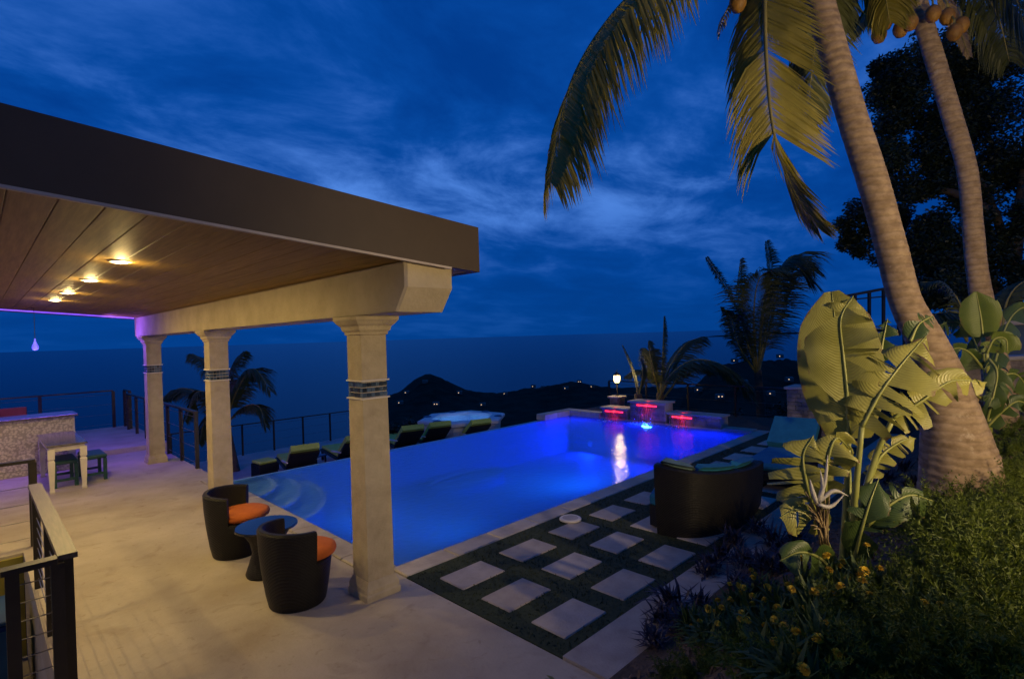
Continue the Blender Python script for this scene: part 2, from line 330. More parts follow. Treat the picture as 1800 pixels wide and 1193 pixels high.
m_plens2 = glow('pool_lens_dim', (0.005, 0.05, 1.0), 0.9)
m_town = glow('town_light', (1.0, 0.66, 0.34), 1.2)
def tilemat():
    m = mat('mosaic_glass', (0.02, 0.05, 0.12), 0.12, (0.10, 0.14, 0.17), 3, 1, spec=0.8, rnd=0.75)
    return m
m_tile = tilemat()
def watermat(name, tint, scale, strength, rough=0.015, base=None, murk=None):
    m = bpy.data.materials.new(name); m.use_nodes = True; t = m.node_tree; t.nodes.clear()
    o = t.nodes.new('ShaderNodeOutputMaterial'); mx = t.nodes.new('ShaderNodeMixShader'); gl = t.nodes.new('ShaderNodeBsdfGlossy'); fr = t.nodes.new('ShaderNodeFresnel'); fr.inputs[0].default_value = 1.33
    if base:
        b0 = t.nodes.new('ShaderNodeBsdfDiffuse'); b0.inputs[0].default_value = (*base, 1)
    else:
        b0 = t.nodes.new('ShaderNodeBsdfTransparent'); b0.inputs[0].default_value = (*tint, 1)
    if murk:      # suspended scattering: part of the light from below is diffused on its way out
        tl = t.nodes.new('ShaderNodeBsdfTranslucent'); tl.inputs[0].default_value = (*murk[1], 1); m2 = t.nodes.new('ShaderNodeMixShader'); m2.inputs[0].default_value = murk[0]
        t.links.new(b0.outputs[0], m2.inputs[1]); t.links.new(tl.outputs[0], m2.inputs[2]); b0 = m2
    gl.inputs['Roughness'].default_value = rough
    if base: gl.inputs['Color'].default_value = (.40, .62, .68, 1)
    tcn = t.nodes.new('ShaderNodeTexCoord'); nz = t.nodes.new('ShaderNodeTexNoise'); nz.inputs['Scale'].default_value = scale; nz.inputs['Detail'].default_value = 4
    bp = t.nodes.new('ShaderNodeBump'); bp.inputs['Strength'].default_value = strength; bp.inputs['Distance'].default_value = 0.1
    t.links.new(tcn.outputs['Object'], nz.inputs['Vector']); t.links.new(nz.outputs['Fac'], bp.inputs['Height'])
    t.links.new(bp.outputs[0], gl.inputs['Normal']); t.links.new(bp.outputs[0], fr.inputs['Normal'])
    if base:
        mf = t.nodes.new('ShaderNodeMath'); mf.operation = 'MULTIPLY'; mf.inputs[1].default_value = 0.75; t.links.new(fr.outputs[0], mf.inputs[0]); fr = mf
    t.links.new(fr.outputs[0], mx.inputs[0]); t.links.new(b0.outputs[0], mx.inputs[1]); t.links.new(gl.outputs[0], mx.inputs[2]); t.links.new(mx.outputs[0], o.inputs[0])
    return m
m_water = watermat('pool_water', (0.62, 0.86, 1.0), 13.0, 0.10, murk=(0.38, (0.75, 0.9, 1.0)))
m_spawater = watermat('spa_water', (0.7, 0.9, 1.0), 9, 0.3)
m_sea = watermat('sea_water', None, 0.05, 0.9, 0.25, base=(0.0005, 0.012, 0.045))
def barmat():
    m = mat('bar_mosaic', (0.62, 0.55, 0.46), 0.5)
    t = m.node_tree; b = t.nodes['Principled BSDF']; tcn = t.nodes.new('ShaderNodeTexCoord'); vo = t.nodes.new('ShaderNodeTexVoronoi'); vo.inputs['Scale'].default_value = 26
    t.links.new(tcn.outputs['Object'], vo.inputs['Vector']); r = t.nodes.new('ShaderNodeValToRGB')
    r.color_ramp.elements[0].color = (0.72, 0.64, 0.54, 1); r.color_ramp.elements[1].color = (0.44, 0.38, 0.32, 1); r.color_ramp.elements[0].position = 0.42; r.color_ramp.elements[1].position = 0.62
    t.links.new(vo.outputs['Distance'], r.inputs[0]); t.links.new(r.outputs[0], b.inputs['Base Color']); return m
m_bar = barmat()

# ------------------------------------------------------------------ setting: sea, land
WATER = -0.045
SEA = -118.0
PX0, PX1, PY0, PY1 = 2.98, 12.2, 4.72, 9.9
tag(MB().add([(-90000,-90000,SEA),(90000,-90000,SEA),(90000,90000,SEA),(-90000,90000,SEA)], [(0,1,2,3)]).build('sea', m_sea), kind='structure')
def hill(x, d, cx, cd, wx, wd, h):
    return h * math.exp(-((x - cx)/wx)**2 - ((d - cd)/wd)**2)
def land_z(px, d):
    """ground height at photo bearing px (pixels from the left) and distance d"""
    a = (px - CX) / F
    z = -4 - 0.27 * (d - 22) if d < 450 else -120 - 0.02 * (d - 450)
    z = max(z, -135)
    if px > 600:
        k = min(1, (px - 600) / 90); k = k*k*(3-2*k)
        plat = -112 + 3*math.sin(px*0.013+d*0.006)
        if 560 < d < 1250: z = max(z, -140 + k * (plat + 140) * min(1, (d-560)/120) * min(1, (1250-d)/150))
    z += hill(px, d, 750, 1080, 42, 150, 44) + hill(px, d, 805, 1080, 40, 120, 10) + hill(px, d, 925, 1080, 45, 120, 9) + hill(px, d, 1003, 1080, 42, 120, 16)
    z += hill(px, d, 1255, 520, 105, 170, 74) + hill(px, d, 1400, 560, 110, 190, 66) + hill(px, d, 1600, 600, 160, 200, 60) + hill(px, d, 1130, 640, 60, 150, 16)
    n = noise.fractal(Vector((px*0.02, d*0.012, 3.3)), 1.0, 2.0, 5)
    z += n * 3.0 * min(1, d/300)
    if d > 400: z += 1.8*noise.noise(Vector((px*0.11, d*0.03, 9.1))) + 1.3*noise.noise(Vector((px*0.31, d*0.05, 1.1)))
    return z
pxs = [-260 + 5*i for i in range(480)]
ds = [22, 30, 45, 70, 100, 140, 180, 220, 260, 300, 340, 380, 420, 460, 500, 540, 580] + [610 + 32*i for i in range(32)]
mb = MB(); rows = []
for d in ds:
    rows.append([(lambda p: (p.x, p.y, land_z(px, d)))(_fw*d + _rt*((px-CX)/F*d)) for px in pxs])
mb.loft(rows, caps=False, closed=False)
tag(mb.build('hillside', m_land, smooth=True), kind='structure')
# far low islands on the horizon
mb = MB()
for (bx, d, wd, h) in ((1275, 9000, 420, 26), (1380, 9500, 600, 38), (1530, 9000, 800, 50)):
    c = _fw*d + _rt*((bx-CX)/F*d); prev = []
    rings = []
    for i in range(5):
        k = i/4; rr = wd*(1-k*0.9); rings.append([(c.x + _rt.x*rr*math.cos(a)*(1+.1*math.sin(3*a)) + _fw.x*rr*.4*math.sin(a), c.y + _rt.y*rr*math.cos(a) + _fw.y*rr*.4*math.sin(a), SEA-5+h*math.sin(k*1.57)) for a in [2*math.pi*j/24 for j in range(24)]])
    mb.loft(rings)
tag(mb.build('islands', m_land, smooth=True), kind='structure')

# ------------------------------------------------------------------ setting: decks, pool, turf
mb = MB()                       # deck slab with the stairwell left open
mb.box(-9, 0.355, 8.35, 14.4, -0.3, 0); mb.box(0.355, PX0-0.30, 2.1, 14.4, -0.3, 0); mb.box(-9, 0.355, 2.1, 4.50, -0.3, 0); mb.box(PX0-0.30, PX0-0.02, 10.3, 14.4, -0.3, 0); mb.box(PX0-0.30, PX0-0.08, 2.1, 4.44, -0.3, 0)
deck = tag(mb.build('deck', m_deck), kind='structure')
step = tag(MB().box(-9, 3.15, 14.41, 18.6, -0.3, 0.10).build('deck_terrace', m_deck), kind='structure')
low = tag(MB().box(3.0, 10.6, 10.6, 19.25, -1.7, -1.4).box(10.6, 14.5, 10.6, 17.0, -1.7, -1.4).build('lower_deck', m_lowdeck), kind='structure')
tag(MB().box(2.70, 3.0, 10.35, 19.2, -1.7, -0.301).build('retaining_wall', m_cream), kind='structure')
# pool basin
fl = -1.05
mb = MB()
mb.box(PX0-0.02, PX1+0.02, PY0-0.02, PY1+0.02, fl-0.2, fl)
mb.box(PX0-0.2, PX0-0.001, PY0-0.2, PY1+0.2, fl-0.2, -0.085); mb.box(PX1+0.001, PX1+0.25, PY0-0.2, PY1+0.35, fl-0.2, -0.085)
mb.box(PX0, PX1, PY0-0.2, PY0-0.001, fl-0.2, -0.085); mb.box(PX0, 11.1, PY1+0.001, PY1+0.16, fl-0.2, WATER-0.006); mb.box(11.1, PX1, PY1+0.001, PY1+0.3, fl-0.2, -0.085)
pool = tag(mb.build('pool', m_plaster), kind='structure')
# sun shelf and curved corner steps
MB().box(PX0+0.001, 4.7, PY0+0.001, 7.5, fl, -0.72).build('sun_shelf', m_plaster, pool)
for i, (r, z) in enumerate(((1.05, -0.10), (1.62, -0.19), (2.15, -0.30))):
    pts = [(PX0+0.002, PY1-0.05)] + [(PX0 + 0.002 + 0.62*r*math.sin(a), PY1 - 0.05 - r*math.cos(a)) for a in [math.pi/2*j/14 for j in range(15)]]
    pts = pts[:1] + pts[1:]
    MB().poly(list(reversed(pts)), fl, z).build('pool_step', m_plaster, pool)
    mb = MB(); ed = [Vector((x, y, z+0.012)) for x, y in pts[1:]]
    for a, b in zip(ed, ed[1:]): mb.bar(a, b, 0.085, 0.03)
    mb.build('step_edge', m_stepedge, pool)
mb = MB(); cxx, cyy = 7.75, 9.25
ring = [Vector((cxx + 0.95*math.cos(a), cyy + 0.42*math.sin(a), -0.82)) for a in [2*math.pi*j/30 for j in range(31)]]
MB().lathe([(1.0, fl), (1.0, -0.86)], 30, (0,0,0)).build('round_bench', m_plaster, pool).matrix_local = Matrix.Translation((cxx, cyy, 0)) @ Matrix.Diagonal((1, 0.48, 1, 1))
for a, b in zip(ring, ring[1:]): mb.bar(a, b, 0.10, 0.03)
mb.build('bench_edge', m_stepedge, pool)
# water surface (gently uneven)
mb = MB(); nx, ny = 70, 40
mb.loft([[(PX0 + (PX1-PX0)*i/nx, PY0 + (PY1+0.10-PY0)*j/ny, WATER) for i in range(nx+1)] for j in range(ny+1)], caps=False, closed=False)
tag(mb.build('pool_water', m_water, smooth=True), kind='structure')
# coping stones, each its own
coping = tag(MB().box(PX0-0.28, PX0-0.01, 4.46, 10.28, -0.3, -0.012).box(PX0-0.06, 12.55, 4.455, PY0-0.012, -0.3, -0.012).box(PX1+0.012, 12.52, PY0-0.01, 10.2, -0.3, -0.012).box(11.1, PX1+0.01, PY1+0.012, 10.2, -0.3, -0.012).build('pool_coping', m_coping), kind='structure')
def stones(x0, x1, y0, y1, z0, z1, along, n, mat_=None, par=None, bev=0.012):
    for i in range(n):
        a, b = i/n, (i+1)/n; dz = R.uniform(-.001, .001)
        if along == 'x': q = MB().box(x0+(x1-x0)*a+.004, x0+(x1-x0)*b-.004, y0, y1, z0, z1+dz, bev)
        else: q = MB().box(x0, x1, y0+(y1-y0)*a+.004, y0+(y1-y0)*b-.004, z0, z1+dz, bev)
        q.build('coping_stone', mat_ or m_coping, par or coping)
stones(PX0-0.285, PX0+0.012, 4.74, 10.28, -0.065, 0.012, 'y', 9)
stones(PX0-0.06, 12.50, 4.452, PY0+0.012, -0.065, 0.012, 'x', 15)
stones(PX1-0.014, 12.50, 4.74, 5.42, -0.065, 0.030, 'y', 1)
stones(PX1-0.016, 12.52, 8.86, 10.22, -0.065, 0.10, 'y', 2)
stones(11.08, PX1-0.02, PY1-0.012, 10.22, -0.065, 0.10, 'x', 2)
MB().box(11.1, 12.19, PY1, 10.2, -0.086, -0.066).build('waterline_tile', m_pooltile, coping)
# turf patio with pavers
turf = tag(MB().box(PX0-0.07, 12.5, 2.50, 4.450, -0.3, 0.004).build('turf', m_turf), kind='structure')
mb = MB()
for i in range(15000):          # short blades of the artificial grass
    x, y = R.uniform(2.93, 10.5), R.uniform(2.51, 4.44)
    fx = (x - 3.10) % 0.785; fy = (4.19 - y) % 0.598
    if 0.0 < fx < 0.54 and 0 < fy < 0.365: continue
    a = R.uniform(0, 6.28); h = R.uniform(.012, .026); wv = .006
    mb.add([(x-wv*math.cos(a), y-wv*math.sin(a), .002), (x+wv*math.cos(a), y+wv*math.sin(a), .002), (x+R.uniform(-.012,.012), y+R.uniform(-.012,.012), .002+h)], [(0,1,2)])
g_ = mb.build('grass_blades', m_turf, turf); g_['kind'] = 'stuff'
pv = MB().box(0, 0.53, -0.36, 0, -0.02, 0.014, 0.008).mesh('paver'); pv.materials.append(m_paver)
for i in range(12):
    for j in range(3):
        inst('paver', pv, turf, (3.105 + i*0.785 + R.uniform(-.006,.006), 4.185 - j*0.598 + R.uniform(-.006,.006), R.uniform(-.002,.002)), R.uniform(-.012,.012))
walk = tag(MB().box(PX0-0.071, 13.5, 2.10, 2.497, -0.3, 0.02).build('walkway', m_paver), kind='structure')
mb = tag(MB().box(12.56, 14.5, 2.5, 10.25, -0.3, -0.02).build('ground', m_soil), kind='structure')
tag(MB().box(12.53, 12.56, 2.5, 10.22, -1.8, -0.01).build('retaining_wall', m_cream), kind='structure')
# planting bed terrain
def bed_z(x, y):
    t = max(0.0, min(1.0, (2.08 - y) / 1.65)); s = t*t*(3-2*t)
    z = 0.03 + 0.86*s + max(0, -y)*0.06 + 0.075*max(0, x-6.0)*s
    return z + 0.05*noise.noise(Vector((x*1.3, y*1.3, 0)))*min(1, t*4)
mb = MB(); xs = [2.3 + .25*i for i in range(66)]; ys = [2.098 - .12*i for i in range(44)]
mb.loft([[(x, y, bed_z(x, y)) for x in xs] for y in reversed(ys)], caps=False, closed=False)
bed = tag(mb.build('planting_bed', m_soil, smooth=True), kind='structure')
tag(MB().box(-9, 0.9, -8, 0.9, -0.3, 0.85).box(0.9, 2.28, -8, -1.2, -0.3, 0.85).build('upper_terrace', m_deck), kind='structure')
tag(MB().box(0.9, 2.28, -1.2, 2.1, -0.3, -0.002).box(-9, 0.9, 0.9, 2.1, -0.3, -0.002).build('lower_walk', m_deck), kind='structure')
mb = MB(); mb.loft([[(2.28, y, -.3), (2.28, y, bed_z(2.3, y)+.03), (2.36, y, bed_z(2.3, y)+.03), (2.36, y, -.3)] for y in reversed(ys)]); tag(mb.build('bed_edging', m_cap), kind='structure')
mb = MB()
for i in range(2600):
    x, y = R.uniform(2.5, 9), R.uniform(-.6, 2.05); z = bed_z(x, y) + .008
    u = Vector((R.uniform(-1,1), R.uniform(-1,1), R.uniform(-.4,.4))).normalized(); v = u.cross(Vector((R.uniform(-.4,.4), R.uniform(-.4,.4), 1))).normalized()
    mb.obox((x, y, z), u, v, u.cross(v), R.uniform(.012,.045), R.uniform(.005,.012), .003)
tag(mb.build('mulch', m_mulch), kind='stuff')
# stairwell
st = thing('stairwell', 'olive walled stairwell behind the cable railing at lower left', 'stairwell')
MB().box(-3, 0.35, 8.352, 8.45, -2.6, -0.301).box(-3, 0.353, 8.30, 8.349, -2.6, -0.03).build('wall', m_olive, st)
MB().box(0.357, 0.43, 4.5, 8.3, -2.6, -0.302).build('wall', m_cream, st)
MB().box(-3, 0.352, 6.59, 8.29, -3.4, -1.15).build('landing', m_deck, st)
for i in range(7): MB().box(-3, 0.352, 6.59 - .3*(i+1), 6.59 - .3*i - .004, -3.4, -1.35 - .2*i).build('stair_step', m_deck, st)
bb = thing('blue_cabinet', 'dark blue panelled cabinet standing in the stairwell', 'cabinet', (-0.20, 7.25, -1.149))
MB().box(-.3, .42, -.35, .35, 0, .92, .02).build('body', m_bluebin, bb); MB().box(-.34, .45, -.38, .38, .921, .96, .01).build('top', m_bluebin, bb)
for k in range(2): MB().box(-.26+.34*k, .04+.34*k, -.365, -.351, .06, .86).build('door', m_bluebin, bb)

# ------------------------------------------------------------------ pavilion: roof, beam, columns
BX0, BX1 = 2.34, 2.80; FY = 3.40; SL = -0.0768
def cz(x): return 2.90 + SL*(x - BX0)
roof = thing('pavilion_roof', 'brown shed roof with wood plank ceiling over the covered terrace', 'roof')
XL, XR, YB = -4.2, 3.04, 13.12
mb = MB()          # fascia boards follow the slope
mb.add([(XL,FY,cz(XL)-.004),(XR,FY,cz(XR)-.004),(XR,FY+.05,cz(XR)-.004),(XL,FY+.05,cz(XL)-.004),(XL,FY,cz(XL)+.372),(XR,FY,cz(XR)+.372),(XR,FY+.05,cz(XR)+.372),(XL,FY+.05,cz(XL)+.372)], [(0,3,2,1),(4,5,6,7),(0,1,5,4),(1,2,6,5),(2,3,7,6),(3,0,4,7)])
mb.build('fascia', m_fascia, roof)
mb = MB()
mb.add([(XR-.05,FY+.051,cz(XR)),(XR,FY+.051,cz(XR)-.004),(XR,YB,cz(XR)-.004),(XR-.05,YB,cz(XR)),(XR-.05,FY+.051,cz(XR)+.37),(XR,FY+.051,cz(XR)+.37),(XR,YB,cz(XR)+.37),(XR-.05,YB,cz(XR)+.37)], [(0,3,2,1),(4,5,6,7),(0,1,5,4),(1,2,6,5),(2,3,7,6),(3,0,4,7)])
mb.build('fascia', m_fascia, roof)
MB().add([(XL,FY+.051,cz(XL)+.28),(XR-.051,FY+.051,cz(XR)+.28),(XR-.051,YB,cz(XR)+.28),(XL,YB,cz(XL)+.28),(XL,FY+.051,cz(XL)+.34),(XR-.051,FY+.051,cz(XR)+.34),(XR-.051,YB,cz(XR)+.34),(XL,YB,cz(XL)+.34)], [(0,3,2,1),(4,5,6,7),(0,1,5,4),(1,2,6,5),(2,3,7,6),(3,0,4,7)]).build('roof_deck', m_fascia, roof)
MB().bar((XL, FY+.012, cz(XL)-.012), (XR-.3, FY+.012, cz(XR-.3)-.012), .03, .016).build('drip_trim', m_trim, roof)
pw = 0.19; x = XR - .052; i = 0
while x - pw > XL:
    a, b = x - pw + .002, x - .0005; z0, z1 = cz(a), cz(b); h = .02
    q = MB()
    yy0, yy1 = FY+.052, YB-.002
    q.add([(a,yy0,z0+.004),(a+.004,yy0,z0),(b-.004,yy0,z1),(b,yy0,z1+.004),(b,yy0,z1+h),(a,yy0,z0+h),(a,yy1,z0+.004),(a+.004,yy1,z0),(b-.004,yy1,z1),(b,yy1,z1+.004),(b,yy1,z1+h),(a,yy1,z0+h)],
          [(5,4,3,2,1,0),(6,7,8,9,10,11),(0,1,7,6),(1,2,8,7),(2,3,9,8),(3,4,10,9),(4,5,11,10),(5,0,6,11)])
    q.build('ceiling_plank', m_plank, roof); x -= pw; i += 1
# end trim with violet led strip
MB().bar((XL, YB+.03, cz(XL)+.13), (XR, YB+.03, cz(XR)+.13), .05, .34).build('fascia', m_fascia, roof)
led = thing('violet_led_strip', 'thin violet light strip along the far edge of the ceiling', 'light strip')
MB().bar((XL, YB-.03, cz(XL)-.014), (BX0-.01, YB-.03, cz(BX0)-.014), .03, .02).build('tube', m_uv, led)
for k in range(4):
    l = lamp('led_glow', 'AREA', (XL+.9+1.55*k, YB+.085, cz(XL+.9+1.55*k)-.045), 42, (0.24, 0.09, 1.0), led, shape='RECTANGLE', size=1.5, size_y=.04); l.rotation_euler = (rad(38), 0, 0)
l = lamp('led_glow', 'AREA', (1.70, YB-.32, cz(1.70)-.22), 13, (0.22, 0.08, 1.0), led, shape='RECTANGLE', size=.2, size_y=.04); l.rotation_euler = (0, rad(-72), 0)  # extra lamp added clear of the tube, turned to the beam to tint it violet
# downlights
for i, (x, y) in enumerate(((.885, 5.41), (.888, 7.04), (.872, 8.72), (.865, 10.1), (-1.5, 5.41), (-1.5, 8.72))):
    lab = ['round downlight nearest the camera in the wooden ceiling', 'second round ceiling downlight from the camera', 'third round ceiling downlight from the camera', 'farthest round ceiling downlight of the row', 'round ceiling downlight in the row nearer the house', 'far round ceiling downlight in the row nearer the house'][i]
    t = thing('downlight', lab, 'ceiling light', (x, y, cz(x)), 0, 'recessed ceiling downlights')
    MB().lathe([(.060, .01), (.084, .004), (.088, -.006), (.078, -.010), (.062, -.009)], 24, caps=False).build('trim_ring', m_white, t, True)
    MB().lathe([(.001, -.004), (.062, -.004), (.048, -.014), (.001, -.018)], 24, caps=False).build('lens', m_down, t, True)
    lamp('downlight_lamp', 'AREA', (0, 0, -.045), 22, WARM, t, shape='DISK', size=.14); lamp('downlight_glow', 'POINT', (0, 0, -.06), 6, WARM, t, shadow_soft_size=.04)
# beam with slanted end cut
beam = thing('stone_beam', 'cream stone beam with cut corner resting on the three columns', 'beam')
pr = [(FY+.06, 2.89), (FY+.06, 2.70), (FY+.20, 2.515), (YB-.02, 2.515), (YB-.02, 2.89)]
mb = MB(); e = .02
mb.loft([[(BX0+e, y, min(z, 2.88)) for y, z in pr], [(BX0, y+(e if y < 5 else -e), z) for y, z in pr], [(BX1, y+(e if y < 5 else -e), min(z, cz(BX1)-.003)) for y, z in pr], [(BX1+.001, y+(e if y<5 else -e), min(z, cz(BX1)-.004)) for y, z in pr]])
mb.build('beam_body', m_beam, beam)
CXc = 2.55
tile = MB().box(-.0195, .0195, -.004, .004, -.0185, .0185, .003).mesh('tile'); tile.materials.append(m_tile)
def column(y, label):
    t = thing('stone_column', label, 'column', (CXc, y, 0), 0, 'square stone columns')
    def sq(h, z): return [(-h,-h,z),(h,-h,z),(h,h,z),(-h,h,z)]
    MB().loft([sq(.170, 0.0), sq(.170, .05), sq(.162, .065), sq(.162, .10), sq(.142, .15), sq(.134, .165)]).build('plinth', m_column, t)
    MB().loft([sq(.132, .16), sq(.126, 1.772)]).build('shaft', m_column, t)
    MB().loft([sq(.126, 1.948), sq(.126, 2.36)]).build('shaft', m_column, t)
    MB().loft([sq(.126, 2.345), sq(.140, 2.352), sq(.140, 2.372), sq(.158, 2.392), sq(.165, 2.425), sq(.188, 2.445), sq(.208, 2.475), sq(.214, 2.48), sq(.214, 2.512)]).build('capital', m_column, t)
    for z in (1.772, 1.930): MB().loft([sq(.129, z), sq(.141, z+.004), sq(.141, z+.015), sq(.129, z+.019)]).build('band_moulding', m_white, t)
    b = MB().loft([sq(.121, 1.785), sq(.121, 1.935)]).build('mosaic_band', m_cap, t)
    for f in range(4):
        for r_ in range(3):
            for c in range(6):
                a = f*math.pi/2; u = -.1045 + .0418*c; v = Vector((u, -.1245, 0)); v.rotate(Matrix.Rotation(a, 3, 'Z'))
                inst('mosaic_tile', tile, b, (v.x, v.y, 1.813 + .0455*r_), a)
    return t
column(4.43, 'stone column with mosaic band nearest the camera, beside the wicker chairs')
column(8.73, 'middle stone column with mosaic band at the pool corner')
column(12.72, 'farthest stone column with mosaic band at the end of the beam')

# pendant
p = thing('pendant_lamp', 'small blue glass teardrop pendant hanging over the bar', 'pendant lamp', (.77, 12.3, 2.36))
MB().lathe([(.002,-.06),(.034,-.05),(.048,-.02),(.042,.02),(.025,.06),(.012,.10),(.009,.14)], 16).build('glass_shade', m_pend, p, True)
MB().tube([(0,0,.14),(0,0,.655)], .004, 6).build('cord', m_dark, p)
MB().lathe([(.04,.655),(.04,.668)], 16).build('ceiling_rose', m_dark, p)
lamp('pendant_glow', 'POINT', (0,0,-.16), 3, (.2,.12,1), p, shadow_soft_size=.05)

# bar, table, stools
b = thing('bar_counter', 'mosaic fronted bar with dark counter under the violet light', 'bar')
MB().box(-3.4, 1.34, 13.42, 14.0, 0, 1.02).build('front', m_bar, b); MB().box(-3.5, 1.42, 13.30, 14.1, 1.021, 1.06, .008).build('counter_top', m_counter, b); MB().box(1.341, 1.375, 13.41, 14.01, 0, 1.02).build('end_panel', m_white, b)
for i, (x, lab) in enumerate(((.55, 'orange padded bar stool behind the bar nearer its end'), (-.15, 'orange padded bar stool behind the bar at the picture edge'))):
    s = thing('bar_stool', lab, 'bar stool', (x, 14.75, .10), 0, 'orange bar stools behind the bar')
    MB().box(-.22, .22, -.2, .2, .72, .79, .02).build('seat', m_orange, s); MB().box(-.22, .22, .17, .22, .86, 1.05, .015).build('backrest', m_rust, s)
    for a, c in ((-1,-1),(1,-1),(1,1),(-1,1)): MB().bar((a*.2, c*.18, 0), (a*.17, c*.16, .72), .03).build('leg', m_dark, s)
    for a in (-1, 1): MB().bar((a*.18, .19, .76), (a*.18, .19, .9), .025).build('back_post', m_dark, s)
t = thing('serving_table', 'long narrow white table with turned legs beside the bar', 'table', (1.06, 12.2, 0))
MB().box(-.26, .26, -.86, .9, .735, .765, .006).build('table_top', m_counter, t)
MB().box(-.22, .22, -.82, -.80, .66, .734).box(-.22, .22, .82, .84, .66, .734).box(-.23, -.21, -.80, .82, .66, .734).box(.21, .23, -.80, .82, .66, .734).build('apron', m_white, t)
for a, c in ((-1,-1),(1,-1),(1,1),(-1,1)):
    def sq(h, z): return [(a*.205-h, c*.80-h, z),(a*.205+h, c*.80-h, z),(a*.205+h, c*.80+h, z),(a*.205-h, c*.80+h, z)]
    MB().loft([sq(.03,0),sq(.036,.03),sq(.028,.05),sq(.042,.40),sq(.045,.50),sq(.034,.515),sq(.034,.53),sq(.045,.545),sq(.045,.70)]).build('leg', m_white, t)
for i, (x, y, lab) in enumerate(((1.06, 12.05, 'green woven stool tucked under the white table'), (1.47, 12.15, 'green woven stool beside the right leg of the white table'))):
    s = thing('woven_stool', lab, 'stool', (x, y, 0), 0, 'green stools at the white table')
    MB().box(-.17, .17, -.35, .35, .38, .45, .02).build('seat', m_stool, s)
    for a, c in ((-1,-1),(1,-1),(1,1),(-1,1)): MB().box(a*.14-.025, a*.14+.025, c*.31-.025, c*.31+.025, 0, .38).build('leg', m_stool, s)
    for c in (-1, 1): MB().box(-.113, .113, c*.31-.015, c*.31+.015, .10, .14).build('stretcher', m_stool, s)

# ------------------------------------------------------------------ railings
def railing(label, a, b, n, z0=0.0, h=1.0, post=.055, cap=.075, cables=8, toprail=m_dark, ext=(0,0), group=None, cap_h=.035, skip=()):
    a, b = Vector((*a, z0)), Vector((*b, z0)); d = (b-a); ln = d.length; u = d/ln
    t = thing('railing', label, 'railing', a, 0, group)
    for i in range(n):
        if i in skip: continue
        q = d*(i/(n-1)); MB().bar(q, q + Vector((0,0,h-.02)), post, post, up=u).build('post', m_dark, t)
    MB().bar(-u*ext[0] + Vector((0,0,h)), d + u*ext[1] + Vector((0,0,h)), cap, cap_h).build('top_rail', toprail, t)
    for k in range(cables):
        z = .10 + (h-.2)*k/max(1, cables-1); MB().tube([Vector((0,0,z)), d + Vector((0,0,z))], .004 if ln < 6 else .005, 5).build('cable', m_cable, t)
    return t
railing('brown cable railing along the stairwell with a wide flat top rail', (.40, 4.53), (.40, 7.0), 3, 0, .98, .06, .10, 9, m_railtop, (.06,.06))
railing('short cable railing closing the near end of the stairwell', (.135, 4.46), (.345, 4.46), 2, 0, .98, .065, .09, 8, m_dark, (.05,-.0))
railing('dark railing at the far end of the stairwell opening', (-1.6, 8.55), (.47, 8.55), 3, 0, 1.0, .075, .085, 5, m_dark, (0,.03))
railing('dark post railing beside the pool between the far columns', (2.93, 11.35), (2.93, 17.6), 7, 0, 1.06, .06, .07, 4, m_dark, (.03,0))
railing('dark railing on the sea edge of the purple lit terrace', (-6.5, 18.5), (2.75, 18.5), 7, .10, 1.02, .07, .06, 4, m_dark)
railing('short dark railing at the terrace corner before the sea', (3.0, 18.45), (3.0, 17.75), 2, .10, 1.02, .07, .06, 4, m_dark)
railing('thin dark railing along the sea side of the lower sun deck', (3.2, 19.1), (10.4, 19.1), 8, -1.4, 1.02, .05, .05, 4, m_dark)
railing('dark railing behind the waterfall wall at the back of the pool', (14.3, 3.3), (14.3, 10.0), 6, -.02, .80, .05, .05, 3, m_dark)

# ------------------------------------------------------------------ wicker tub chairs and table
def grid(mb, fn, nu, nv, closed_u=False):
    rows = [[fn(i/nu, j/nv) for i in range(nu if closed_u else nu+1)] for j in range(nv+1)]
    mb.loft(rows, caps=False, closed=closed_u); return mb
def tub_chair(loc, rz, label):
    t = thing('tub_chair', label, 'chair', (*loc, 0), rz, 'wicker tub chairs by the pool')
    Hh, gap = .70, rad(84)          # opening faces local +x
    def rout(z): return .245 + .075*math.sin(min(1, z/.62)*1.25)
    def shell(sgn, th, zlo):
        mb = MB(); nn = 44; prof = []
        ang = [gap + (2*math.pi - 2*gap)*i/nn for i in range(nn+1)]
        sec = []
        for a in ang:
            z1 = Hh - .05*(0.5+0.5*math.cos(a)) 
            pts = [(rout(zlo), zlo), (rout(.35), .35), (rout(.5), .5), (rout(z1-.02), z1-.02), (rout(z1)-.012, z1), (rout(z1)-.045, z1), (rout(z1)-.055, z1-.02), (rout(.5)-.055, .5), (rout(zlo)-.055, zlo)]
            sec.append([(r*math.cos(a), r*math.sin(a), z) for r, z in pts])
        return mb.loft(sec, caps=True)
    shell(1, .05, .30).build('backrest', m_wicker, t, False)
    MB().lathe([(.232,0),(.24,.012),(rout(.12),.12),(rout(.25),.25),(rout(.36),.36),(rout(.38)-.02,.385),(.05,.39)], 44).build('base', m_wicker, t, True)
    MB().lathe([(.245,.392),(.268,.402),(.276,.425),(.270,.452),(.235,.470),(.12,.480),(.001,.482)], 40, (.075,0,0), caps=False).build('seat_cushion', m_orange, t, True)
    MB().lathe([(.21,-.0),(.225,.0),(.225,.004)], 30).build('foot_ring', m_dark, t)
    return t
tub_chair((2.00, 4.80), rad(4), 'dark wicker tub chair with orange cushion nearest the stone column')
tub_chair((2.02, 6.43), rad(-38), 'dark wicker tub chair with orange cushion facing the little round table')
t = thing('side_table', 'round glass topped wicker table between the two tub chairs', 'table', (2.05, 5.62, 0))
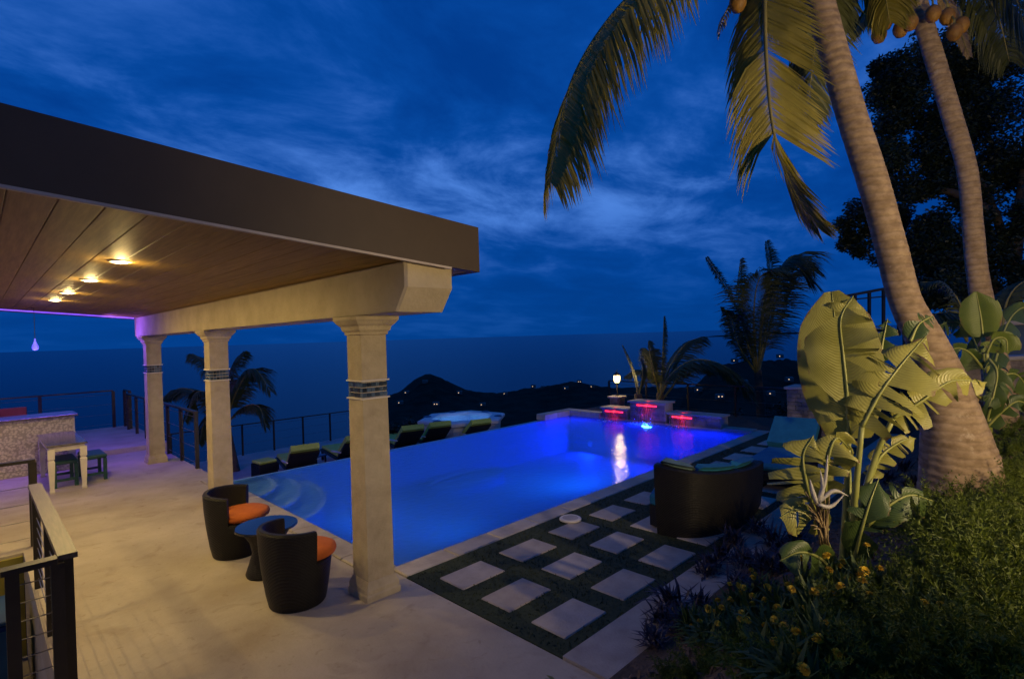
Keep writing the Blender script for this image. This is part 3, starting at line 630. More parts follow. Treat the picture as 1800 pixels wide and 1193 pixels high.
MB().lathe([(.20,0),(.205,.02),(.17,.12),(.14,.22),(.16,.33),(.23,.44),(.24,.455)], 32).build('base', m_wicker, t, True)
MB().lathe([(.280,.456),(.292,.462),(.292,.476),(.285,.482)], 40).build('glass_top', m_glasstop, t)

# ------------------------------------------------------------------ loungers and spa on the lower deck
def lounger():
    t = thing('sun_lounger', 'x', 'sun lounger', (0,0,0), 0, 'lime sun loungers on the lower deck')
    # local +y towards the sea; head end at -y
    MB().box(-.33, .33, -.30, 1.35, .22, .30, .02).build('frame', m_wicker, t)
    for a, c in ((-1,-.2),(1,-.2),(1,1.25),(-1,1.25)): MB().box(a*.29-.03, a*.29+.03, c-.03, c+.03, 0, .221).build('leg', m_wicker, t)
    MB().box(-.30, .30, -.25, 1.33, .301, .38, .03).build('seat_cushion', m_lime, t)
    c, s = math.cos(rad(33)), math.sin(rad(33))
    q = MB().obox((0, -.30-.36*c, .33+.36*s), (1,0,0), (0,-c,s), (0,s,c), .33, .40, .025); q.build('backrest', m_wicker, t)
    q = MB().obox((0, -.30-.42*c+.085*s, .33+.42*s+.085*c), (1,0,0), (0,-c,s), (0,s,c), .31, .46, .065); q.build('back_cushion', m_lime, t)
    for a in (-1, 1): MB().bar((a*.345, -.62, .50), (a*.345, .15, .42), .04, .03).build('armrest', m_white, t)
    return t
lo = lounger()
spots = [((6.25, 14.7), 'leftmost lime sun lounger seen beside the pool corner steps'), ((7.75, 14.8), 'lime sun lounger half hidden behind the nearest column'), ((9.75, 14.9), 'lime sun lounger just right of the nearest column'), ((10.7, 14.7), 'lime sun lounger fourth from the left on the lower deck'), ((11.75, 14.0), 'rightmost lime sun lounger in front of the hot tub')]
for i, ((x, y), lab) in enumerate(spots):
    o = lo if i == 0 else copy_tree(lo); o.location = (x, y, -1.4); o.rotation_euler = (0,0,rad(-14+R.uniform(-5,5))); o['label'] = lab; o.scale = (1.12,1.12,1.15)
for (x, y, lab) in ((6.95, 15.2, 'low dark side table between the two left loungers'), (11.2, 14.9, 'low side table with blue towel between the right loungers')):
    t = thing('deck_table', lab, 'table', (x, y, -1.4), .2, 'low tables between the loungers')
    MB().box(-.25,.25,-.25,.25,.38,.42,.01).build('table_top', m_bluebin if x < 9 else m_teal, t)
    for a, c in ((-1,-1),(1,-1),(1,1),(-1,1)): MB().box(a*.21-.02,a*.21+.02,c*.21-.02,c*.21+.02,0,.38).build('leg', m_dark, t)
fo = thing('foot_stool', 'small dark wicker ottoman with lime pad left of the loungers', 'ottoman', (5.45, 14.95, -1.4), .1)
MB().box(-.25,.25,-.25,.25,0,.52,.02).build('base', m_wicker, fo); MB().box(-.24,.24,-.24,.24,.521,.60,.03).build('cushion', m_lime, fo)
spa = thing('hot_tub', 'white six sided hot tub glowing blue behind the sun loungers', 'hot tub', (12.25, 14.85, -1.4), rad(8)); spa.scale = (1.12, 1.12, 1.0)
def hexa(r, z, k=1.0): return [(r*math.cos(a)*1.0, r*math.sin(a)*k, z) for a in [math.pi/6 + math.pi/3*j for j in range(6)]]
MB().loft([hexa(1.25,0), hexa(1.30,.70), hexa(1.45,.78), hexa(1.45,.86), hexa(1.36,.90), hexa(1.02,.90), hexa(.96,.82), hexa(.85,.40), hexa(.1,.38)], caps=False).build('shell', m_spa, spa)
MB().loft([hexa(.97,.80), hexa(.001,.80)], caps=False).build('spa_water', m_spawater, spa)
for k in range(6):
    a = math.pi/3*k; MB().lathe([(.001,.93),(.10,.925),(.14,.90)], 14, (1.14*math.cos(a), 1.14*math.sin(a), 0), False).build('headrest', m_bluebin, spa, True)
MB().lathe([(.001,.45),(.08,.47),(.09,.44)], 14, (-.2,.3,0), False).build('spa_light', m_plens, spa)
lamp('spa_lamp', 'POINT', (0,0,.62), 30, (.10,.30,1.0), spa, shadow_soft_size=.1)

# ------------------------------------------------------------------ water features at the far pool wall
RX = PX1 + 0.02
def feature(y0, y1, top, label, ledy0, ledy1):
    t = thing('water_feature', label, 'water feature', (RX, (y0+y1)/2, 0), 0, 'raised stone spillways on the pool wall'); h = (y1-y0)/2
    MB().box(.03, .42, -h+.04, h-.04, -.3, top-.045).build('wall', m_cap, t)
    MB().box(-.03, .48, -h, h, top-.044, top, .008).build('cap', m_cap, t)
    n = max(2, int(h*2/.28)); rws = max(2, int((top-.05)/.085))
    for r_ in range(rws):
        for k in range(n):
            a = -h+.045 + (2*h-.09)*k/n; bq = -h+.045 + (2*h-.09)*(k+1)/n
            MB().box(.012+R.uniform(-.006,.006), .0301, a+.004, bq-.004, -.06+(top-.0)*r_/rws*.98, -.06+(top-.0)*(r_+1)/rws*.98-.006).build('stone', m_stone, t)
    c = (y0+y1)/2
    MB().box(-.012, .011, ledy0-c, ledy1-c, top-.115, top-.085).build('red_light_strip', m_red, t)
    l = lamp('red_glow', 'AREA', (-.04, (ledy0+ledy1)/2-c, top-.11), .9, (1,.02,.03), t, shape='RECTANGLE', size=ledy1-ledy0, size_y=.03); l.rotation_euler = (0, rad(-50), 0)
    return t
feature(7.98, 8.86, .27, 'left stone spillway block with red light strip', 8.13, 8.70)
feature(6.86, 7.96, .50, 'tallest middle stone spillway block with red light strip', 7.12, 7.70)
feature(5.44, 6.84, .28, 'right stone spillway block with red light strip', 6.18, 6.70)
m_fall = watermat('falling_water', (0.80, 0.90, 1.0), 20, 0.8, 0.1)
m_foam = mat('water_foam', (0.55, 0.70, 0.80), 0.4, (0.7, 0.8, 0.9), 20, transl=0.4)
for y0, y1, top, lab in ((8.2, 8.62, .15, 'thin water sheet falling from the left spillway'), (7.16, 7.66, .38, 'thin water sheet falling from the middle spillway'), (6.22, 6.66, .16, 'thin water sheet falling from the right spillway')):
    t = thing('water_sheet', lab, 'waterfall', (RX, (y0+y1)/2, 0), 0, 'water sheets of the spillways')
    n = 9
    for k in range(n):
        y = -(y1-y0)/2 + (y1-y0)*(k+.5)/n; pts = [(-.03-.20*math.sqrt(q), y+R.uniform(-.012,.012), top + (WATER-top)*q*q if q < 1 else WATER) for q in (0,.2,.4,.6,.8,1)]
        MB().tube(pts, [.012,.010,.009,.008,.008,.009], 6).build('stream', m_fall, t, True)
    mb = MB()
    for k in range(60 if top > .3 else 26):
        r_ = R.uniform(.008,.028); x, yq = -.25+R.gauss(0,.10), R.gauss(0,(y1-y0)*.42)
        mb.lathe([(.0005,-r_*.3),(r_,0),(r_*.7,r_*.4),(.0005,r_*.55)], 6, (x, yq, WATER+.004), False)
    o = mb.build('splash', m_foam, t, True); o['kind'] = 'stuff'

# underwater pool lights
for i, (x, y, dx, dy, e, lab) in enumerate((
    (PX1-.03, 7.4, -1, 0, 420, 'underwater pool light below the middle spillway'), (PX1-.03, 9.2, -1, 0, 300, 'underwater pool light below the left spillway'), (PX1-.03, 5.5, -1, 0, 340, 'underwater pool light near the far right pool corner'),
    (9.6, PY0+.03, 0, 1, 150, 'underwater pool light in the near wall toward the far end'), (6.6, PY0+.03, 0, 1, 170, 'underwater pool light in the middle of the near wall'), (PX0+.03, 6.4, 1, 0, 330, 'underwater pool light below the covered terrace'),
    (4.0, PY0+.03, 0, 1, 330, 'underwater pool light in the near wall by the column'))):
    t = thing('pool_light', lab, 'pool light', (x, y, -.13 if i == 0 else -.78), math.atan2(dy, dx), 'underwater pool lights')
    mb = MB(); mb.lathe([(.10,-.02),(.12,0),(.10,.02)], 18, caps=False); o = mb.build('rim', m_cable, t, True); o.rotation_euler = (0, rad(90), 0)
    mb = MB(); mb.lathe([(.095,.0),(.06,.02),(.001,.028)], 18, caps=False); o = mb.build('lens', m_plens if i == 0 else m_plens2, t, True); o.rotation_euler = (0, rad(90), 0)
    if i == 0: o.scale = (.4, 1.6, 1)
    blue = (.002, .016, 1.0) if x > 7 else (.004, .13, 1.0)
    l = lamp('pool_lamp', 'AREA', (.05,0,.0), e*.17, blue, t, shape='DISK', size=.22); l.rotation_euler = (0, rad(-90), 0)

# lantern on its pillar
def stone_pillar(label, loc, wx, wy, h, rows, name='stone_pillar', cat='pillar'):
    t = thing(name, label, cat, loc); MB().box(-wx/2+.03, wx/2-.03, -wy/2+.03, wy/2-.03, 0, h-.05).build('core', m_cap, t)
    for r_ in range(rows):
        z0, z1 = (h-.06)*r_/rows, (h-.06)*(r_+1)/rows-.006
        for f in range(4):
            wl = wx if f % 2 == 0 else wy; off = (wy if f % 2 == 0 else wx)/2; cuts = sorted([0, 1] + [R.uniform(.2,.8) for _ in range(max(1, int(wl/.3)))])
            for a, b_ in zip(cuts, cuts[1:]):
                if (b_-a)*wl < .03: continue
                o = MB().box(-wl/2+a*wl+.003, -wl/2+b_*wl-.003, -off-R.uniform(0,.012), -off+.029, z0, z1).build('stone', m_stone, t); o.rotation_euler = (0,0,f*math.pi/2)
    MB().box(-wx/2-.05, wx/2+.05, -wy/2-.05, wy/2+.05, h-.055, h, .01).build('cap', m_cap, t)
    return t
stone_pillar('square stone lamp pillar behind the left spillway', (13.05, 8.85, -.2), .30, .30, .69, 5)
t = thing('pillar_lantern', 'lit yellow lantern standing on the stone pillar behind the pool', 'lantern', (13.05, 8.85, .492))
MB().lathe([(.06,0),(.06,.015),(.022,.03),(.018,.16),(.022,.30),(.035,.34),(.07,.36),(.07,.375)], 12).build('stem', m_dark, t)
MB().lathe([(.05,.376),(.078,.42),(.088,.50),(.085,.58)], 12).build('glass', m_lantern, t, True)
for k in range(4): MB().bar((.088*math.cos(k*1.5708+.4), .088*math.sin(k*1.5708+.4), .376), (.097*math.cos(k*1.5708+.4), .097*math.sin(k*1.5708+.4), .582), .012).build('frame_bar', m_dark, t)
MB().lathe([(.10,.581),(.10,.60),(.05,.66),(.012,.68),(.012,.72)], 12).build('roof', m_dark, t)
lamp('lantern_lamp', 'POINT', (-.15,-.15,.50), 16, WARM, t, shadow_soft_size=.06)
stone_pillar('stacked stone pillar with pale cap at the far right pool corner', (12.95, 3.78, -.02), .62, .74, 1.02, 11)

# ------------------------------------------------------------------ round lid, curved sofa, chaise
t = thing('skimmer_lid', 'round white lid lying on the turf beside the pool', 'lid', (5.15, 4.23, .016))
MB().lathe([(.125,0),(.135,.008),(.135,.022),(.12,.032),(.10,.030)], 32).build('rim', m_white, t); MB().lathe([(.098,.031),(.03,.036),(.001,.036)], 28, caps=False).build('disc', m_cap, t, True)
sofa = thing('curved_sofa', 'dark wicker curved sofa with teal cushions seen from behind', 'sofa', (5.4, 3.1, .006))
pts = spline([(0,.10,0),(.03,-.12,0),(.16,-.32,0),(.45,-.47,0),(.85,-.54,0),(1.3,-.52,0),(1.8,-.42,0)], 40)
hts = [.80 - .22*(i/39)**1.2 for i in range(40)]
sec = []
for i, p_ in enumerate(pts):
    tn = (pts[min(i+1,39)] - pts[max(i-1,0)]).normalized(); nn = Vector((-tn.y, tn.x, 0)); h = hts[i]; fl_ = .04
    sec.append([tuple(p_ + nn*fl_ + Vector((0,0,0))), tuple(p_ + Vector((0,0,h*.5))), tuple(p_ - nn*.01 + Vector((0,0,h-.015))), tuple(p_ + nn*.015 + Vector((0,0,h))), tuple(p_ + nn*.10 + Vector((0,0,h))), tuple(p_ + nn*.11 + Vector((0,0,h-.03))), tuple(p_ + nn*.12)])
MB().loft(sec).build('wicker_back', m_wicker, sofa)
inner = [p_ + Vector((-(pts[min(i+1,39)]-pts[max(i-1,0)]).normalized().y, (pts[min(i+1,39)]-pts[max(i-1,0)]).normalized().x, 0))*.125 for i, p_ in enumerate(pts)]
poly = [(q.x, q.y) for q in inner[1::3]] + [(1.78, .25), (1.3, .47), (.7, .48), (.18, .28)]
MB().poly(poly, .03, .27).build('seat_base', m_wicker, sofa)
def shrink(pl, k):
    cx_ = sum(a for a, _ in pl)/len(pl); cy_ = sum(b for _, b in pl)/len(pl); return [(cx_+(a-cx_)*k, cy_+(b-cy_)*k) for a, b in pl]
MB().loft([[(a,b,.271) for a,b in shrink(poly,.97)], [(a,b,.29) for a,b in shrink(poly,.995)], [(a,b,.37) for a,b in shrink(poly,.995)], [(a,b,.395) for a,b in shrink(poly,.96)]]).build('seat_cushion', m_teal, sofa)
def backcush(i0, i1, m_, up):
    sec = []
    for i in range(i0, i1+1):
        p_ = inner[i]; tn = (pts[min(i+1,39)]-pts[max(i-1,0)]).normalized(); nn = Vector((-tn.y, tn.x, 0)); e_ = .03 if i in (i0, i1) else 0; h = hts[i]
        sec.append([tuple(p_+nn*(.01+e_)+Vector((0,0,.40))), tuple(p_+nn*(-.02+e_)+Vector((0,0,h+.01-e_))), tuple(p_+nn*(-.07+e_)+Vector((0,0,h+up-e_))), tuple(p_+nn*(.06-e_)+Vector((0,0,h+up+.012-e_))), tuple(p_+nn*(.14-e_)+Vector((0,0,h-.03))), tuple(p_+nn*(.18-e_)+Vector((0,0,.40)))])
    MB().loft(sec).build('back_cushion', m_, sofa)
backcush(1, 14, m_sage, .045); backcush(15, 26, m_teal, .05); backcush(27, 37, m_teal, .06)
ch = thing('chaise_lounge', 'low chaise with reclined teal back cushion by the stone pillar', 'chaise', (9.0, 2.98, .006), rad(4))
MB().box(-1.1, .55, -.36, .36, .10, .26, .03).build('frame', m_wicker, ch)
for a, c in ((-1.0,-.3),(-1.0,.3),(.45,-.3),(.45,.3)): MB().box(a-.03,a+.03,c-.03,c+.03,0,.101).build('leg', m_wicker, ch)
MB().box(-1.08, .20, -.34, .34, .262, .37, .04).build('seat_cushion', m_teal, ch)
c_, s_ = math.cos(rad(36)), math.sin(rad(36))
MB().obox((.26+.30*c_, 0, .32+.30*s_), (c_,0,s_), (0,1,0), (-s_,0,c_), .30, .36, .025).build('backrest', m_wicker, ch)
MB().obox((.20+.30*c_, 0, .40+.30*s_), (c_,0,s_), (0,1,0), (-s_,0,c_), .30, .34, .055).build('back_cushion', m_teal, ch)

# ------------------------------------------------------------------ palms
WIND = Vector((.45, -.35, 0))
def frond(par, pts, n, ll, wid, m_, droop=.6, tmin=.12, rr=.022, wind=.3, seed=0, side=(1,1), sub=True, up_bias=None):
    q = random.Random(seed); P_ = spline(pts, n*2+1); ln = len(P_)
    o0 = par.matrix_world.translation if False else Vector(par.location)
    mb = MB(); mb.tube([p_-o0 for p_ in P_[::3]], [rr*(1-.88*(i*3/ln)) for i in range(len(P_[::3]))], 6)
    fr = mb.build('frond', m_rachis, par, True)
    lb = MB()
    for i in range(2, ln-1):
        t = i/(ln-1)
        if t < tmin: continue
        T = (P_[min(i+1,ln-1)] - P_[max(i-2,0)]).normalized(); S = T.cross(Vector((0,0,1)))
        if S.length < .15: S = T.cross(Vector(up_bias or (.6,.8,0)))
        S.normalize()
        prof = (math.sin(math.pi*min(1, (t-tmin)/(1-tmin)*.80+.14)))**.7
        for k, sd in enumerate((-1, 1)):
            if q.random() > side[k]: continue
            L0 = ll*prof*q.uniform(.8,1.1); dr = droop*q.uniform(.7,1.3)
            d0 = (S*sd*.85 + T*.62 + Vector((0,0,-.15)) + WIND*wind*.5).normalized()
            d1 = (d0 + Vector((0,0,-dr)) + WIND*wind*q.uniform(.6,1.3)).normalized()
            d2 = (d1 + Vector((0,0,-dr)) + WIND*wind*q.uniform(.3,1.2)).normalized()
            a = P_[i]-o0; b_ = a + d0*L0*.38; c__ = b_ + d1*L0*.36; e_ = c__ + d2*L0*.26
            dm = (d0+d1).normalized(); wv = (T - dm*T.dot(dm) + Vector((q.uniform(-.35,.35), q.uniform(-.35,.35), q.uniform(-.35,.35)))).normalized() * wid * q.uniform(.75,1.2)
            up_ = wv.cross(d0).normalized()*wid*.35
            lb.add([a-wv*.35, a+wv*.35, b_-wv+up_*0, b_+wv, c__-wv*.75, c__+wv*.75, e_], [(0,1,3,2),(2,3,5,4),(4,5,6)])
    o = lb.build('leaflets', m_, fr); o['kind'] = 'stuff'
    return fr
def trunk(par, pts, radii, n=60, sides=18, m_=m_bark, ringn=46, root=0.0):
    o0 = Vector(par.location); P_ = spline(pts, n); k = len(radii)-1; rs = []
    for i in range(n):
        t = i/(n-1)*k; j = min(int(t), k-1); r_ = radii[j] + (radii[j+1]-radii[j])*(t-j)
        rs.append(r_*(1 + .007*math.sin(i*ringn/n*2*math.pi+2*math.sin(i*.37)) + .010*R.uniform(-1,1)))
    mb = MB().tube([p_-o0 for p_ in P_], rs, sides)
    for i in range(n):
        c = P_[i]-o0; k_ = max(0, 1-i/(n*.16))*root
        for j in range(sides):
            v = Vector(mb.v[i*sides+j]); d_ = v-c; nz = noise.noise(d_.normalized()*2.3+Vector((0,0,i*.05))) + .5*noise.noise(d_.normalized()*6+Vector((3,0,i*.10)))
            mb.v[i*sides+j] = tuple(c + d_*(1+.03*nz+.22*k_*nz))
    return mb.build('trunk', m_, par, True)
def coconuts(par, spots, r=.10):
    r *= .82
    o0 = Vector(par.location)
    for s_ in spots:
        c = Vector(s_)-o0; MB().lathe([(.001,-r*1.25),(r*.6,-r*1.0),(r*.95,-r*.35),(r,.15*r),(r*.8,.8*r),(r*.35,1.2*r),(.01,1.25*r)], 14, c, False).build('coconut', m_coco, par, True); MB().tube([c+Vector((0,0,r*1.2)), c+Vector((0,0,r*1.9)), c+Vector((.05,.03,r*3.0))], [.012,.010,.014], 5).build('stalk', m_rachis, par)

# large coconut palm at right
b0 = at(1690, 862, 4.72); p1 = thing('coconut_palm', 'tall coconut palm with thick swollen trunk leaning left behind the banana leaves', 'palm tree', b0)
trunk(p1, [at(1692, 875, 4.72), at(1684, 800, 4.72), at(1662, 690, 4.72), at(1628, 600, 4.72), at(1592, 530, 4.72), at(1565, 430, 4.72), at(1535, 320, 4.7), at(1490, 180, 4.7), at(1440, 0, 4.7), at(1402, -150, 4.7)],
      [.33, .275, .185, .145, .122, .119, .117, .114, .110, .108], 150, 26, ringn=60, root=.5)
D = 4.7; C1 = (1400, -140)
def A(*l): return [at(*q) for q in l]
frond(p1, A((1400,-140,4.7),(1270,-120,4.45),(1120,-20,4.2),(1010,130,4.05),(966,320,3.95)), 170, .95, .0095, m_frond, 1.5, .20, .024, .60, 1)
frond(p1, A((1400,-140,4.7),(1352,-70,4.55),(1345,50,4.4),(1358,220,4.3),(1392,330,4.25),(1438,400,4.2)), 170, .62, .0085, m_frond, .16, .16, .024, .40, 2, up_bias=(.7,.7,.1))
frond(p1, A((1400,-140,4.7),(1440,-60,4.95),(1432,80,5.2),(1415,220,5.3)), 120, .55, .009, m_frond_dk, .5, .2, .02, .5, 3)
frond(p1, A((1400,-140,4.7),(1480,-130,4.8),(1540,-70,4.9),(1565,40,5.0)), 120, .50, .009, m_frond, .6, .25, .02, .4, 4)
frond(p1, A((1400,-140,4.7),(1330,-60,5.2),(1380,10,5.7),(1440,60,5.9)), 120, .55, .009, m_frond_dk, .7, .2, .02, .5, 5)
frond(p1, A((1400,-140,4.7),(1300,-260,4.8),(1130,-300,4.9),(980,-240,5.0)), 40, .7, .016, m_frond, .7, .2, .022, .3, 6)
frond(p1, A((1400,-140,4.7),(1450,-300,4.6),(1580,-360,4.5),(1720,-300,4.4)), 40, .7, .016, m_frond, .7, .2, .022, .3, 7)
coconuts(p1, [at(1297, 5, 4.5), at(1335, -40, 4.6), at(1440, -60, 4.5), at(1360, -50, 4.85)], .085)
frond(p1, A((1330,-60,4.6),(1295,-10,4.55),(1272,30,4.5),(1262,65,4.5)), 10, .12, .010, m_dry, .9, .3, .012, .1, 8)

# second coconut palm
b1 = at(1752, 640, 6.3); p2 = thing('coconut_palm', 'slimmer second coconut palm with orange coconuts at the right', 'palm tree', b1)
trunk(p2, A((1768,790,6.3),(1752,660,6.3),(1735,575,6.3),(1718,480,6.3),(1710,400,6.3),(1700,300,6.3),(1672,200,6.3),(1645,110,6.3),(1612,0,6.3),(1596,-70,6.3)), [.17,.14,.120,.105,.10,.10,.10,.098,.095,.095], 100, 18, ringn=54)
for k, l in enumerate((((1596,-70,6.3),(1680,-110,6.2),(1770,-40,6.1),(1820,120,6.0)), ((1596,-70,6.3),(1640,-40,6.5),(1680,40,6.7),(1704,100,6.8)), ((1596,-70,6.3),(1540,-80,6.4),(1500,-20,6.5),(1490,60,6.5)), ((1596,-70,6.3),(1560,-20,6.0),(1530,10,5.9),(1500,60,5.9)),
                       ((1596,-70,6.3),(1690,-60,6.8),(1750,20,7.2),(1775,110,7.4)), ((1596,-70,6.3),(1660,-200,6.2),(1780,-260,6.0),(1900,-200,5.9)))):
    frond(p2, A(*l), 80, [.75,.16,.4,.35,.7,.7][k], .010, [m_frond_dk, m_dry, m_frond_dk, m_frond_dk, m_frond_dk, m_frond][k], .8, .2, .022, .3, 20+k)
coconuts(p2, [at(1545,62,6.1), at(1556,40,6.2), at(1583,52,6.1), at(1600,40,6.0), at(1678,58,6.1), at(1690,45,6.2), at(1665,30,6.2), at(1640,25,6.05), at(1572,20,6.2)], .095)

# palms behind the pool
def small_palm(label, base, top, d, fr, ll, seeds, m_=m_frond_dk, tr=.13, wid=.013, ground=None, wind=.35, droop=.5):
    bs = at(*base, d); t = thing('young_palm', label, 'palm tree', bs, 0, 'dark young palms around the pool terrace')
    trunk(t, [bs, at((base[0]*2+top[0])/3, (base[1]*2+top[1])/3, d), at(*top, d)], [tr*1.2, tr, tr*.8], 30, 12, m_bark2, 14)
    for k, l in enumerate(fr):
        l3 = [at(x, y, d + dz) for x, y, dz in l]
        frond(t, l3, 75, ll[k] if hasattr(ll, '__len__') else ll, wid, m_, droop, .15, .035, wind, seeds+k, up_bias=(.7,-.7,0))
    return t
small_palm('windblown young palm rising behind the right end of the pool', (1340, 760), (1332, 650), 15.2,
    [[(1332,660,0),(1312,580,.2),(1275,505,.3),(1242,452,.3)], [(1332,660,0),(1310,590,-.5),(1298,520,-.6),(1302,455,-.6)], [(1332,660,0),(1338,560,.3),(1352,480,.3),(1347,424,.3)], [(1332,660,0),(1345,540,-.4),(1385,462,-.8),(1432,500,-1.0)],
     [(1332,660,0),(1355,570,.6),(1375,500,1.0),(1425,462,1.4)], [(1332,660,0),(1350,560,0),(1372,480,0),(1400,448,0),(1432,478,0)], [(1332,660,0),(1325,560,-.8),(1335,490,-1.2),(1370,470,-1.5)], [(1332,660,0),(1300,610,-.3),(1285,560,-.5),(1270,540,-.5)]],
    [.50,.55,.6,1.25,1.1,1.2,1.2,.5], 40, wind=.45)
small_palm('low bushy palm behind the lantern and waterfall wall', (1160, 740), (1160, 690), 15.5,
    [[(1160,695,0),(1164,650,0),(1166,600,0),(1167,556,0)], [(1160,695,0),(1180,640,.3),(1205,605,.5),(1232,592,.6)], [(1160,695,0),(1148,650,-.3),(1142,620,-.4),(1140,600,-.4)], [(1150,720,-.6),(1178,660,-.8),(1225,632,-1),(1285,650,-1.2),(1320,700,-1.2)], [(1160,695,0),(1190,650,0),(1220,640,0),(1250,650,0)], [(1160,695,0),(1150,660,.5),(1120,650,.8),(1100,660,.8)], [(1165,700,0),(1210,650,.5),(1260,640,.8),(1300,680,1)]],
    [.30,.8,.5,1.1,.9,.5,.9], 60)
small_palm('slender single spear palm just right of the lit lantern', (1125, 740), (1122, 692), 15.0, [[(1122,695,0),(1116,665,0),(1106,635,0),(1094,607,0)], [(1122,695,0),(1128,670,0),(1130,650,0),(1127,630,0)]], [.28,.25], 75, m_frond_dk)
small_palm('dark palm silhouette behind the middle column above the lower deck', (418, 850), (397, 745), 15.8,
    [[(397,745,0),(385,690,0),(362,640,0),(338,622,0)], [(397,745,0),(398,680,.4),(410,640,.5),(428,618,.5)], [(397,745,0),(415,690,-.3),(445,648,-.5),(476,688,-.6)], [(397,745,0),(360,700,.3),(320,682,.5),(286,700,.5)], [(397,745,0),(430,715,-.3),(455,715,-.4),(468,750,-.4)], [(397,745,0),(375,700,-.5),(345,690,-.8),(325,740,-.8)], [(397,745,0),(405,690,.6),(425,660,.8),(450,660,.8)], [(397,745,0),(380,720,-.5),(360,740,-.5),(350,780,-.5)]],
    [.7,.7,.8,.8,.7,.7,.8,.6], 80, m_frond_dk, wind=.35, droop=.6)

# ------------------------------------------------------------------ broad leaved plants (bird of paradise)
def bleaf(par, rib, wd, m_, nseg=7, seed=0, facing=None, tear=.35, droop=.12, tipw=.25, left=1.0, right=1.0, sag=0.0, stalk=None, curl=.15):
    q = random.Random(seed); o0 = Vector(par.location); n = 25; P_ = [p_-o0 for p_ in spline(rib, n)]
    face = Vector(facing) if facing else (EYEP - rib[len(rib)//2]).normalized()
    total = sum((a-b_).length for a, b_ in zip(P_, P_[1:]))
    lb = MB(); TT, SS = [], []
    def env(t): return wd*(math.sin(math.pi*min(1, .10+.86*t))**.55) * (1 if t < .75 else 1-(1-tipw)*((t-.75)/.25)**2)
    def pt(t):
        x = max(0.0, min(1.0, t))*(n-1); k = min(int(x), n-2); return P_[k].lerp(P_[k+1], x-k), (P_[min(k+2,n-1)]-P_[max(k-1,0)]).normalized()
    for sd, amt in ((-1, left), (1, right)):
        cuts = [0.0] + sorted(q.uniform(.06,.94) for _ in range(nseg-1)) + [1.0]
        for a, b_ in zip(cuts, cuts[1:]):
            if b_-a < .015: continue
            twist = q.uniform(-1,1)*tear; dp = droop*q.uniform(.4,1.8); gap = .30*(b_-a) if tear > .1 else 0; lm = q.uniform(1-tear*.5, 1.04)
            fwdk = q.uniform(.25,.55)
            rows = []; nu, nv = max(2, int((b_-a)*14)), 5
            for i in range(nu+1):
                row = []
                for j in range(nv+1):
                    s = j/nv; t0 = a + (b_-a)*i/nu; ctr = (a+b_)/2
                    t = t0 + (ctr-t0)*gap/(max(b_-a, .01))*s*2.0
                    c, T = pt(t); S = T.cross(face).normalized()*sd; nrm = face
                    e_ = env(t)*amt*lm*(1 - (.10*q.random() if s == 1 and tear > .1 else 0))
                    p_ = c + S*e_*s + T*e_*fwdk*s*s*.6
                    p_ += nrm*(curl*e_*math.sin(s*2.2) - .25*curl*e_*s) + nrm*twist*e_*s*(i/nu-.5)*1.3 + Vector((0,0,-1))*dp*wd*s*s*1.6
                    row.append(p_); TT.append(t - .22*s*s); SS.append(s)
                rows.append(row)
            lb.loft(rows, caps=False, closed=False)
    o = lb.build('leaf', m_, par, True)
    for nm, arr in (('rib', TT), ('edge', SS)):
        at_ = o.data.attributes.new(nm, 'FLOAT', 'POINT'); at_.data.foreach_set('value', [a_*total for a_ in arr] if nm == 'rib' else arr)
    mb = MB(); pp = ([Vector(s_)-o0 for s_ in spline(stalk, 10)] if stalk else []) 
    if pp: mb.tube(pp, [.024-.008*i/9 for i in range(10)], 8)
    mb.tube([p_ + face*.004 for p_ in P_], [.013*(1-.8*i/(n-1)) for i in range(n)], 6)
    mb.build('midrib', m_midrib, o, True)
    return o
d = 3.55
bp = thing('bird_of_paradise', 'large pale green torn banana-like plant in front of the coconut trunk', 'plant', at(1490, 1000, d))
bleaf(bp, A((1490,770,d+.42),(1484,690,d+.45),(1472,600,d+.48),(1462,512,d+.46)), .275, m_leaf, 2, 1, tear=.06, droop=.02, tipw=.55, curl=.10, stalk=A((1487,1000,d),(1492,880,d+.2),(1490,770,d+.42)))
bleaf(bp, A((1492,770,d),(1489,690,d),(1482,620,d),(1478,560,d-.03),(1500,520,d-.02)), .235, m_leaf, 6, 2, tear=.36, droop=.10, left=1.15, right=.95, stalk=A((1480,1000,d),(1486,900,d),(1492,770,d)))
bleaf(bp, A((1515,750,d-.1),(1548,690,d-.12),(1585,640,d-.12),(1628,590,d-.1)), .225, m_leaf, 8, 3, tear=.38, droop=.16, left=1.05, right=1.0, stalk=A((1498,1000,d),(1503,880,d-.05),(1515,750,d-.1)))
bleaf(bp, A((1570,735,d-.05),(1620,705,d-.1),(1672,670,d-.12),(1735,672,d-.12)), .14, m_leaf, 8, 4, tear=.45, droop=.20, left=1.3, right=.8, stalk=A((1500,1000,d),(1512,900,d),(1540,800,d),(1570,735,d-.05)))
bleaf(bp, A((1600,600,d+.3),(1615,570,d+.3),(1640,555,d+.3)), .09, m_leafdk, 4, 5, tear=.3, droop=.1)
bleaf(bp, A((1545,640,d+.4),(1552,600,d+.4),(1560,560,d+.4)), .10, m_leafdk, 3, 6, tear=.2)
bleaf(bp, A((1432,900,d-.15),(1418,850,d-.2),(1412,800,d-.2),(1430,765,d-.2)), .19, m_leaf, 8, 7, tear=.5, droop=.12, left=1.25, right=.9, stalk=A((1475,1000,d),(1450,950,d-.1),(1432,900,d-.15)))
bleaf(bp, A((1450,870,d-.1),(1455,810,d-.15),(1470,770,d-.15),(1495,790,d-.12)), .15, m_leaf, 5, 8, tear=.4, droop=.2)
